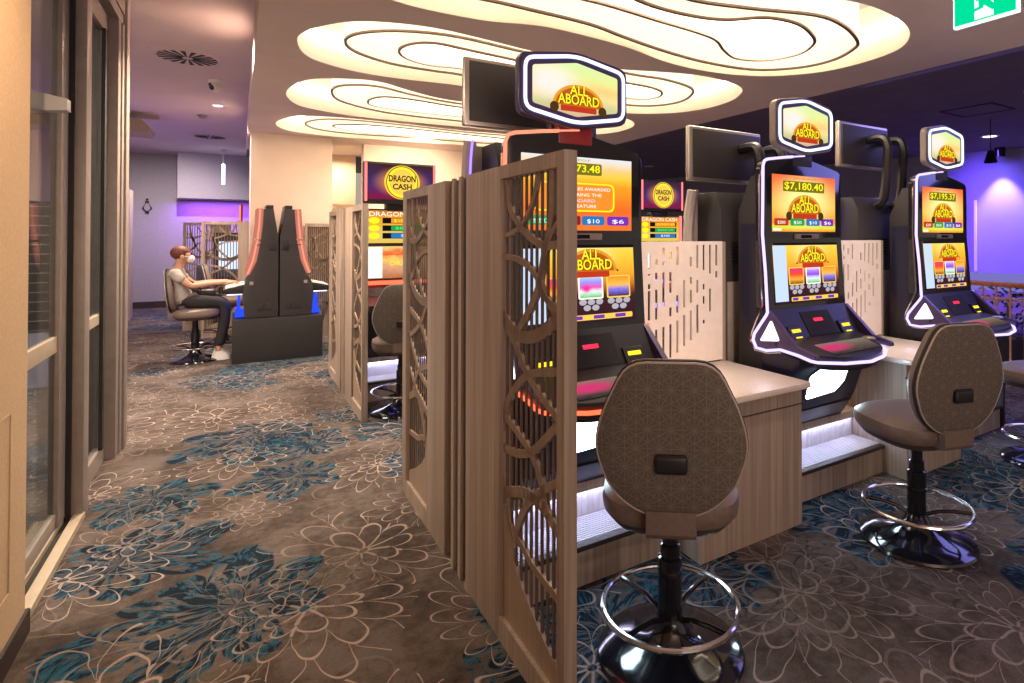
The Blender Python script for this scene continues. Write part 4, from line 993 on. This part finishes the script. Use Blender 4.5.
# ================================================================== PERSON
def skinned(name, pts, edges, root, mat, parent, sub=2):
    me = bpy.data.meshes.new(name); me.from_pydata([p[:3] for p in pts], edges, [])
    o = bpy.data.objects.new(name, me); COL.objects.link(o)
    md = o.modifiers.new('skin', 'SKIN'); md.use_smooth_shade = True
    sk = me.skin_vertices[0].data
    for i, p in enumerate(pts):
        r = p[3]; sk[i].radius = r if isinstance(r, tuple) else (r, r); sk[i].use_root = (i == root)
    s = o.modifiers.new('sub', 'SUBSURF'); s.levels = sub; s.render_levels = sub
    dg = bpy.context.evaluated_depsgraph_get(); dg.update()
    m2 = bpy.data.meshes.new_from_object(o.evaluated_get(dg)); bpy.data.objects.remove(o)
    m2.name = name; m2.materials.clear(); m2.materials.append(MT[mat]); m2.shade_smooth()
    o = bpy.data.objects.new(name, m2); COL.objects.link(o); o.parent = parent; return o
KEEP[0] = True
pr_ = thing('person', 'person in grey t-shirt and white face mask seated at the red edged machine', 'person', (-.435, 7.12, 0), 0)
pts = [(-.11, 0, .70, (.125, .10)), (-.16, 0, .83, (.125, .095)), (-.19, 0, .96, (.135, .10)), (-.18, 0, 1.05, (.09, .075)), (-.16, 0, 1.105, .047), (-.145, 0, 1.15, .05), (-.125, 0, 1.20, (.072, .082)), (-.125, 0, 1.255, (.074, .085)), (-.135, 0, 1.295, (.05, .055))]
ed = [(i, i+1) for i in range(8)]
def add(p, frm):
    pts.append(p); ed.append((frm, len(pts)-1)); return len(pts)-1
add((-.035, 0, 1.205, .014), 6)     # nose
add((-.06, 0, 1.16, .03), 6)        # jaw
for s_ in (-1, 1):
    a = add((-.175, s_*.13, 1.03, .052), 3); a = add((-.165, s_*.165, 1.0, .048), a); e = add((-.03, s_*.185, .875, .037), a)
    m_ = add((.12, s_*.15, .895, .034), e); w_ = add((.265, s_*.12, .905, .023), m_); pm = add((.315, s_*.115, .905, (.032, .017)), w_); p2 = add((.34, s_*.115, .903, (.034, .014)), pm)
    for k, (dy, ln) in enumerate(((-.027, .052), (-.009, .06), (.009, .055), (.027, .042))):
        f1 = add((.365, s_*.115+dy, .903, .0085), p2); f2 = add((.365+ln*.55, s_*.115+dy*1.1, .897, .008), f1); add((.365+ln, s_*.115+dy*1.1, .884, .007), f2)
    t1 = add((.325, s_*.115-s_*.035, .897, .0095), pm); add((.352, s_*.115-s_*.052, .887, .0085), t1)
    h = add((-.08, s_*.085, .685, .082), 0); k_ = add((.27, s_*.10, .66, .06), h); kk = add((.285, s_*.10, .60, .056), k_); c_ = add((.27, s_*.10, .40, .05), kk); an = add((.225, s_*.10, .16, .032), c_); add((.228, s_*.10, .09, .032), an)
pts[0] = (-.11, 0, .70, (.085, .08)); pts[1] = (-.16, 0, .83, (.10, .08)); pts[2] = (-.19, 0, .96, (.115, .085))
pts = [(p[0], p[1], p[2], .055) if p[3] == .082 else p for p in pts]
bd = skinned('body', pts, ed, 0, 'skin', pr_)
sh = [(-.125, 0, .645, (.168, .145)), (-.15, 0, .78, (.155, .128)), (-.19, 0, .95, (.15, .115)), (-.185, 0, 1.045, (.108, .09)), (-.165, 0, 1.088, (.058, .056))]
se = [(0, 1), (1, 2), (2, 3), (3, 4)]
for s_ in (-1, 1):
    n0 = len(sh); sh += [(-.178, s_*.135, 1.025, .066), (-.155, s_*.172, .985, .064), (-.09, s_*.185, .925, .058)]; se += [(3, n0), (n0, n0+1), (n0+1, n0+2)]
skinned('t_shirt', sh, se, 0, 'shirt', pr_)
tr = [(-.115, 0, .71, (.145, .118)), (-.13, 0, .78, (.135, .108))]; te = [(0, 1)]
for s_ in (-1, 1):
    n0 = len(tr); tr += [(-.05, s_*.09, .695, .09), (.26, s_*.10, .672, .072), (.295, s_*.10, .60, .068), (.275, s_*.10, .38, .062), (.228, s_*.10, .15, .054)]; te += [(0, n0)]+[(n0+i, n0+i+1) for i in range(4)]
skinned('trousers', tr, te, 0, 'trouser', pr_)
for s_ in (-1, 1):
    MB().loft([[(.25+.093*math.cos(k*PI/8), s_*.10+.043*math.sin(k*PI/8), z_) for k in range(16)] for z_ in (.0, .03)]+[[(.245+.075*math.cos(k*PI/8), s_*.10+.038*math.sin(k*PI/8), .065) for k in range(16)], [(.228+.045*math.cos(k*PI/8), s_*.10+.035*math.sin(k*PI/8), .10) for k in range(16)]]).build('shoe', 'white', pr_)
hr = MB(); hr.ball((-.145, 0, 1.255), (.098, .088, .085), 18, 12)
for v in hr.bm.verts:
    if v.co.x > -.085 and v.co.z < 1.268: v.co.x = -.085-(v.co.x+.085)*.2
    if v.co.z < 1.20: v.co.z = 1.20-(1.20-v.co.z)*.9
hr.build('hair', 'hair', pr_)
mk = MB(); mk.ball((-.052, 0, 1.185), (.045, .062, .047), 16, 10); mk.build('face_mask', 'maskw', pr_)
for s_ in (-1, 1):
    MB().ball((-.043, s_*.03, 1.238), .009, 8, 6).build('eye', 'eye', pr_)
    MB().ball((-.125, s_*.079, 1.21), (.02, .009, .03), 10, 7).build('ear', 'skin', pr_)
    MB().tube([(-.04, s_*.06, 1.20), (-.085, s_*.078, 1.215), (-.13, s_*.086, 1.225)], .003, False, 5).build('mask_strap', 'maskw', pr_)
bag = tag(MB().box(.02, .20, -.09, .10, .745, .825, .03, 3).tube([(.02, -.09, .80), (-.06, -.12, .86), (-.07, -.12, .95), (-.02, -.11, .92), (.06, -.09, .82)], .008).build('handbag', 'blackm'), 'small black bag lying on the lap of the seated person', 'bag')
bag.location = S((-.435, 7.12, 0))

# ================================================================== CEILING FITTINGS, SIGNS AND THE FAR RIGHT
def vent(x, y, r, label):
    t = thing('ceiling_vent', label, 'vent', (x, y, 3.1), 0, 'round swirl diffusers in the corridor ceiling')
    MB().lathe([(.0001, -.012), (r*.80, -.012), (r*.80, -.004), (r, -.004), (r, 0), (.0001, 0)], 36).build('plate', 'ceil_cor', t)
    for k in range(18):
        a = k*2*PI/18; c, s_ = math.cos(a), math.sin(a); c2, s2 = math.cos(a+.16), math.sin(a+.16)
        mb = MB(); q = [(r*.14*c, r*.14*s_), (r*.74*c, r*.74*s_), (r*.74*c2, r*.74*s2), (r*.14*c2, r*.14*s2)]
        mb.prism(q, 'z', -.016, -.0122).build('blade', 'rubber', t)
vent(-.42, 5.63, .31, 'large round swirl diffuser in the corridor ceiling, nearer one')
vent(-.42, 9.96, .29, 'round swirl diffuser far down the corridor ceiling')
cam = thing('security_camera', 'white dome security camera under the corridor ceiling beside the swirl diffuser', 'camera', (-.225, 6.35, 3.1))
MB().lathe([(.0001, -.05), (.055, -.05), (.07, -.03), (.07, 0), (.0001, 0)], 20).build('mount', 'white', cam)
MB().ball((.0, -.02, -.075), (.055, .055, .055)).build('dome', 'white', cam)
MB().ball((-.02, -.045, -.085), (.032, .03, .032)).build('lens', 'black', cam)
MB().ball((-.03, -.03, -.055), (.03, .03, .02)).build('lens', 'black', cam)
def downlight(x, y, z, label, on, r=.045, grp='recessed ceiling downlights'):
    t = thing('downlight', label, 'downlight', (x, y, z), 0, grp)
    MB().lathe([(r, -.006), (r*1.35, -.006), (r*1.35, 0), (r, 0), (r, -.006)], 20).build('trim_ring', 'white', t)
    MB().lathe([(.0001, -.016), (r*.6, -.014), (r, -.008), (r, -.005), (.0001, -.005)], 20).build('lens', 'tri' if on else 'white', t)
downlight(-.234, 7.55, 3.1, 'lit downlight in the corridor ceiling behind the dome camera', True, .055)
sm_ = thing('smoke_detector', 'small smoke detector on the corridor ceiling between the two diffusers', 'detector', (-.44, 8.25, 3.1))
MB().lathe([(.0001, -.045), (.03, -.045), (.055, -.02), (.06, 0), (.0001, 0)], 18).build('housing', 'greymetal', sm_)
pl = thing('pendant_lamp', 'slim glowing tube lamp hanging in the corridor', 'pendant lamp', (-.255, 11.4, 3.1))
MB().lathe([(.0001, -.03), (.04, -.03), (.04, 0), (.0001, 0)], 14).build('canopy', 'white', pl)
MB().lathe([(.0001, -.28), (.014, -.28), (.014, -.02), (.0001, -.02)], 10).build('stem', 'white', pl)
MB().lathe([(.0001, -.66), (.022, -.66), (.022, -.28), (.0001, -.28)], 12).build('glowing_tube', 'tape', pl)
# restroom symbol on the back wall
KEEP[0] = True
rsn = thing('restroom_sign', 'dark outline figure symbol on the mauve back wall', 'sign', (-1.62, 12.69, 2.03))
O = [(-.045, .19), (.045, .19), (.05, .10), (.12, -.02), (.12, -.06), (.05, -.13), (.045, -.20), (-.045, -.20), (-.05, -.13), (-.12, -.06), (-.12, -.02), (-.05, .10)]
O = [(a*.66, b*.66) for a, b in O]
I = [(-.032, .11), (.032, .11), (.07, 0), (.07, -.04), (.03, -.10), (-.03, -.10), (-.07, -.04), (-.07, 0)]
I = [(a*.72, b*.72) for a, b in I]
MB().holes(O, [I], 'y', -.008, 0).build('outline', 'blackm', rsn, False)
MB().lathe([(.0001, -.008), (.024, -.008), (.024, 0), (.0001, 0)], 14, (0, 0, .155), 'y').build('head', 'blackm', rsn)
# exit sign
KEEP[0] = False
ex = thing('exit_sign', 'green running man exit sign hanging from the ceiling at upper right', 'sign', (3.07, 1.12, 2.452))
MB().box(.0, .03, -.12, .12, 0, .20, .004).build('housing', 'exit_w', ex)
fc = MB().box(-.002, .001, -.112, .112, .010, .19).build('green_face', 'green', ex)
Y = lambda pts: [(-p[0], p[1]) for p in pts]
MB().prism([(-.035, .016), (.035, .016), (.035, .178), (-.035, .178)], 'x', -.0032, -.0015).build('door_picture', 'exit_w', fc)
run = MB(); run.mi = 0
for P in ([(-.03, .10), (.012, .11), (.02, .15), (-.012, .155)], [(-.012, .10), (.012, .108), (.045, .055), (.032, .04), (.0, .075)], [(-.02, .105), (.004, .10), (-.002, .062), (-.052, .05), (-.055, .062), (-.018, .072)], [(.012, .145), (.03, .125), (.055, .118), (.058, .128), (.036, .138), (.022, .155)], [(-.012, .15), (-.045, .125), (-.052, .132), (-.02, .16)]):
    run.prism([(-a, b) for a, b in P], 'x', -.0048, -.003)
run.lathe([(.0001, -.0001), (.016, -.0001), (.016, .0001), (.0001, .0001)], 12, (-.004, .0, .175), 'y')
run.build('running_figure', 'green', fc, False)
MB().box(.008, .022, .07, .085, .20, .348).box(.008, .022, -.085, -.07, .20, .348).build('bracket', 'white', ex)
# balustrade
bl = thing('balustrade', 'timber railed balustrade with arched pink metalwork at the right', 'balustrade', (6.6, 2.2, 0))
MB().box(-.035, .035, -1.6, 2.4, .955, 1.0, .012, 3).build('handrail', 'rail', bl)
MB().box(-.010, .010, -1.6, 2.4, .835, .852).build('upper_rail', 'baluster', bl)
MB().box(-.010, .010, -1.6, 2.4, .06, .078).build('lower_rail', 'baluster', bl)
for k in range(38):
    y = -1.55+k*.105
    MB().box(-.007, .007, y-.007, y+.007, 0, .957).build('baluster', 'baluster', bl)
    if k < 37:
        MB().tube([(0, y+.0525+.045*math.cos(a*PI/8), .775+.055*math.sin(a*PI/8)) for a in range(9)], .008, False, 6).build('arch', 'baluster', bl)
KEEP[0] = True
# planting beyond the balustrade
def shrub(x, y, h, r, label, seed):
    rnd = random.Random(seed)
    t = thing('potted_shrub', label, 'plant', (x, y, 0), 0, 'planting beyond the balustrade')
    MB().lathe([(.0001, 0), (.16, 0), (.2, .3), (.18, .3), (.17, .27), (.0001, .27)], 16).build('pot', 'charcoal', t)
    mb = MB()
    for k in range(150):
        a = rnd.uniform(0, 2*PI); z = rnd.uniform(.27, h); q = r*math.sqrt(rnd.random())*(1-.4*abs(z/h-.6))
        c = Vector((q*math.cos(a), q*math.sin(a), z)); d = Vector((math.cos(a), math.sin(a), rnd.uniform(-.2, .7))).normalized(); s_ = d.cross(Vector((0, 0, 1))).normalized()*.02
        tip = c+d*.09; m_ = c+d*.045+Vector((0, 0, .02)); v = [mb.bm.verts.new(p) for p in (c, m_+s_, tip, m_-s_)]; mb._f(v)
    mb.build('foliage', 'leaf', t, False)
    MB().tube([(0, 0, .25), (.01, 0, h*.6), (0, 0, h*.85)], .015, False, 6).build('stem', 'wood_d', t)
for k, (x, y, h) in enumerate(((7.6, 3.5, .78), (7.8, 2.65, .86), (7.6, 1.8, .72), (7.8, .95, .8))):
    shrub(x, y, h, .3, ('dark leafy potted shrub beyond the balustrade, nearest the rightmost slot machine', 'dark leafy potted shrub beyond the balustrade, second from the rightmost slot machine',
                        'dark leafy potted shrub beyond the balustrade, third from the rightmost slot machine', 'dark leafy potted shrub beyond the balustrade at the right edge of the photo')[k], 30+k)
# lamps and fittings of the dark ceiling
for x, y, r, lab in ((9.0, 4.9, .10, 'pale round downlight in the dark ceiling above the rightmost topper'), (7.98, 2.45, .09, 'pale round downlight in the dark ceiling nearest the right edge'), (11.0, 3.95, .10, 'pale round downlight in the dark ceiling above the spot on the purple wall')):
    downlight(x, y, 3.1, lab, True, r)
ap = thing('access_panel', 'dark framed square access panel in the dark ceiling', 'panel', (8.55, 3.2, 3.1))
MB().box(-.32, .32, -.32, -.29, -.012, 0).box(-.32, .32, .29, .32, -.012, 0).box(-.32, -.29, -.29, .29, -.012, 0).box(.29, .32, -.29, .29, -.012, 0).build('frame', 'rubber', ap)
MB().box(-.29, .29, -.29, .29, -.005, 0).build('lid', 'ceil_dark', ap)
pd_ = thing('pendant_lamp', 'small black cone pendant lamp hanging before the purple wall', 'pendant lamp', (9.35, 3.35, 3.1))
MB().tube([(0, 0, 0), (0, 0, -.46)], .006, False, 6).build('cord', 'rubber', pd_)
MB().lathe([(.085, -.62), (.08, -.62), (.035, -.47), (.03, -.45), (.0001, -.45), (.0001, -.46), (.04, -.46), (.085, -.62)], 18).build('shade', 'black', pd_)
sp = thing('spot_lamp', 'lit black cylinder spot lamp washing the purple wall', 'spot lamp', (12.6, 4.38, 3.1))
MB().lathe([(.0001, 0), (.09, 0), (.09, -.17), (.075, -.17), (.075, -.10), (.0001, -.10)], 20).build('housing', 'black', sp)
MB().lathe([(.0001, -.12), (.07, -.12), (.07, -.115), (.0001, -.115)], 16).build('lens', 'kick', sp)
strip = tag(MB().box(-.02, .02, -.02, .02, .76, 2.15).build('wall_batten', 'white'), 'thin white upright batten on the purple wall', 'batten')
strip.location = S((12.73, 4.8, 0))
for k, (x, y) in enumerate(((12.0, 12.0), (8.6, 9.4), (9.4, 8.6))):
    downlight(x, y, 3.1, ('far pale downlight in the dark ceiling, behind the nearest slot machine', 'pale downlight in the dark ceiling left of the pale framed screen back', 'pale downlight in the dark ceiling beside the pale framed screen back')[k], False, .09)

# ================================================================== LIGHTS
def area(name, loc, rot, size, sizey, e, col, spread=None):
    l = bpy.data.lights.new(name, 'AREA'); l.shape = 'RECTANGLE'; l.size = size; l.size_y = sizey; l.energy = e; l.color = col
    if spread: l.spread = spread
    o = bpy.data.objects.new(name, l); COL.objects.link(o); o.location = S(loc); o.rotation_euler = rot; return o
def spot(name, loc, tgt, e, col, ang=70, blend=.6, r=.05):
    l = bpy.data.lights.new(name, 'SPOT'); l.energy = e; l.color = col; l.spot_size = math.radians(ang); l.spot_blend = blend; l.shadow_soft_size = r
    o = bpy.data.objects.new(name, l); COL.objects.link(o); o.location = S(loc)
    o.rotation_euler = (Vector(S(tgt))-Vector(S(loc))).to_track_quat('-Z', 'Y').to_euler(); return o
spot('wall_wash_lamp', (.0, 1.9, 2.78), (-.68, 2.2, 1.3), 20, (1., .66, .38), 105, .9)
spot('corridor_downlamp', (-.234, 7.55, 3.07), (-.3, 7.4, 0), 115, (1., .78, .62), 125, .9)
spot('corridor_near_downlamp', (-.1, 4.6, 3.07), (-.05, 4.5, 0), 125, (1., .76, .56), 125, .9)
spot('pillar_fill_spot', (.55, 6.3, 2.77), (.62, 7.55, 1.9), 6, (1., .74, .52), 110, .9)  # fill spot without a fitting, added to brighten the pillar
spot('counter_fill_spot', (2.15, 1.2, 2.78), (2.17, 2.1, .95), 30, (1., .80, .66), 50, 1.)  # fill spots without fittings, added to brighten the counters and dividers
spot('counter_fill_spot', (3.85, 1.2, 2.78), (3.85, 2.1, .95), 30, (1., .80, .70), 50, 1.)
spot('corridor_far_fill', (-.9, 10.6, 3.07), (-1.3, 11.9, .4), 85, (.96, .84, .88), 130, .9)  # added fill, no fitting; lifts the far back wall
area('fill_light_behind', (-.1, -2.6, 1.2), (math.radians(90+62), 0, math.radians(-12)), 3.0, 1.6, 34, (1., .78, .66))  # unseen fill added behind the camera, aimed up to brighten the ceiling
area('bulkhead_led', (-.4, 12.4, 2.18), (0, 0, 0), 1.2, .3, 8, (.36, .10, 1.))
area('corridor_violet_fill', (-2.2, 9.0, .4), (PI, 0, 0), 1., 3., 6, (.50, .30, 1.))  # unseen upward fill, added to tint the corridor ceiling violet
spot('middle_wall_fill', (2.3, 6.85, 2.77), (2.3, 7.75, 2.0), 26, (1., .78, .55), 120, .9)  # fill spot added to lift the cream wall, no fitting there
area('alcove_lamp', (1.4, 8.6, 2.7), (0, 0, 0), .4, .4, 5, (1., .8, .5))
# violet LED strip along the top of the far right wall, throwing down over it
w0, w1 = Vector((10.6, 12., 0)), Vector((15.1, -2.5, 0)); dr = (w1-w0).normalized(); nrm = Vector((dr.y, -dr.x, 0))
if nrm.x > 0: nrm = -nrm
mid_ = (w0+w1)/2+nrm*.9
o = area('violet_wall_wash', (mid_.x, mid_.y, 3.0), (0, 0, 0), 14., .25, 120, (.16, .075, 1.))
o.data.spread = math.radians(115)
o.rotation_euler = (Vector((-nrm.x, -nrm.y, -1.0))).to_track_quat('-Z', 'X').to_euler()
spot('wall_spot_lamp', (12.6, 4.38, 2.96), (12.78, 4.42, 1.2), 55, (1., .72, .48), 62, .7, .03)
area('violet_floor_glow', (6.6, 1.6, 2.95), (0, math.radians(20), 0), 2.0, 4., 22, (.30, .28, 1.))
area('back_room_fill', (-2.9, 4.0, 3.05), (0, 0, 0), 1.5, 3., 75, (1., .82, .68))  # fill added out of view to brighten the room behind the glass

w = bpy.data.worlds.new('World'); scn.world = w; w.use_nodes = True
bg = w.node_tree.nodes['Background']; bg.inputs[0].default_value = (1., .80, .68, 1); bg.inputs[1].default_value = .10

# ================================================================== CAMERA
cd = bpy.data.cameras.new('camera'); cam_o = bpy.data.objects.new('camera', cd); COL.objects.link(cam_o)
cam_o.location = (0, 0, 1.45); cam_o.rotation_euler = (PI/2+math.radians(.6), 0, -math.atan(372/577))
cd.sensor_width = 36; cd.sensor_fit = 'HORIZONTAL'; cd.lens = 577/1024*36; cd.shift_x = -98/1024; cd.shift_y = -(105.5+577*math.tan(math.radians(.6)))/1024; cd.clip_start = .05
scn.camera = cam_o
vs = scn.view_settings; vs.view_transform = 'Standard'; vs.look = 'None'; vs.exposure = 2.2; vs.gamma = 1.; vs.use_curve_mapping = False
cy = scn.cycles; cy.use_denoising = True; cy.max_bounces = 6; cy.sample_clamp_indirect = 8.; cy.caustics_reflective = False; cy.caustics_refractive = False
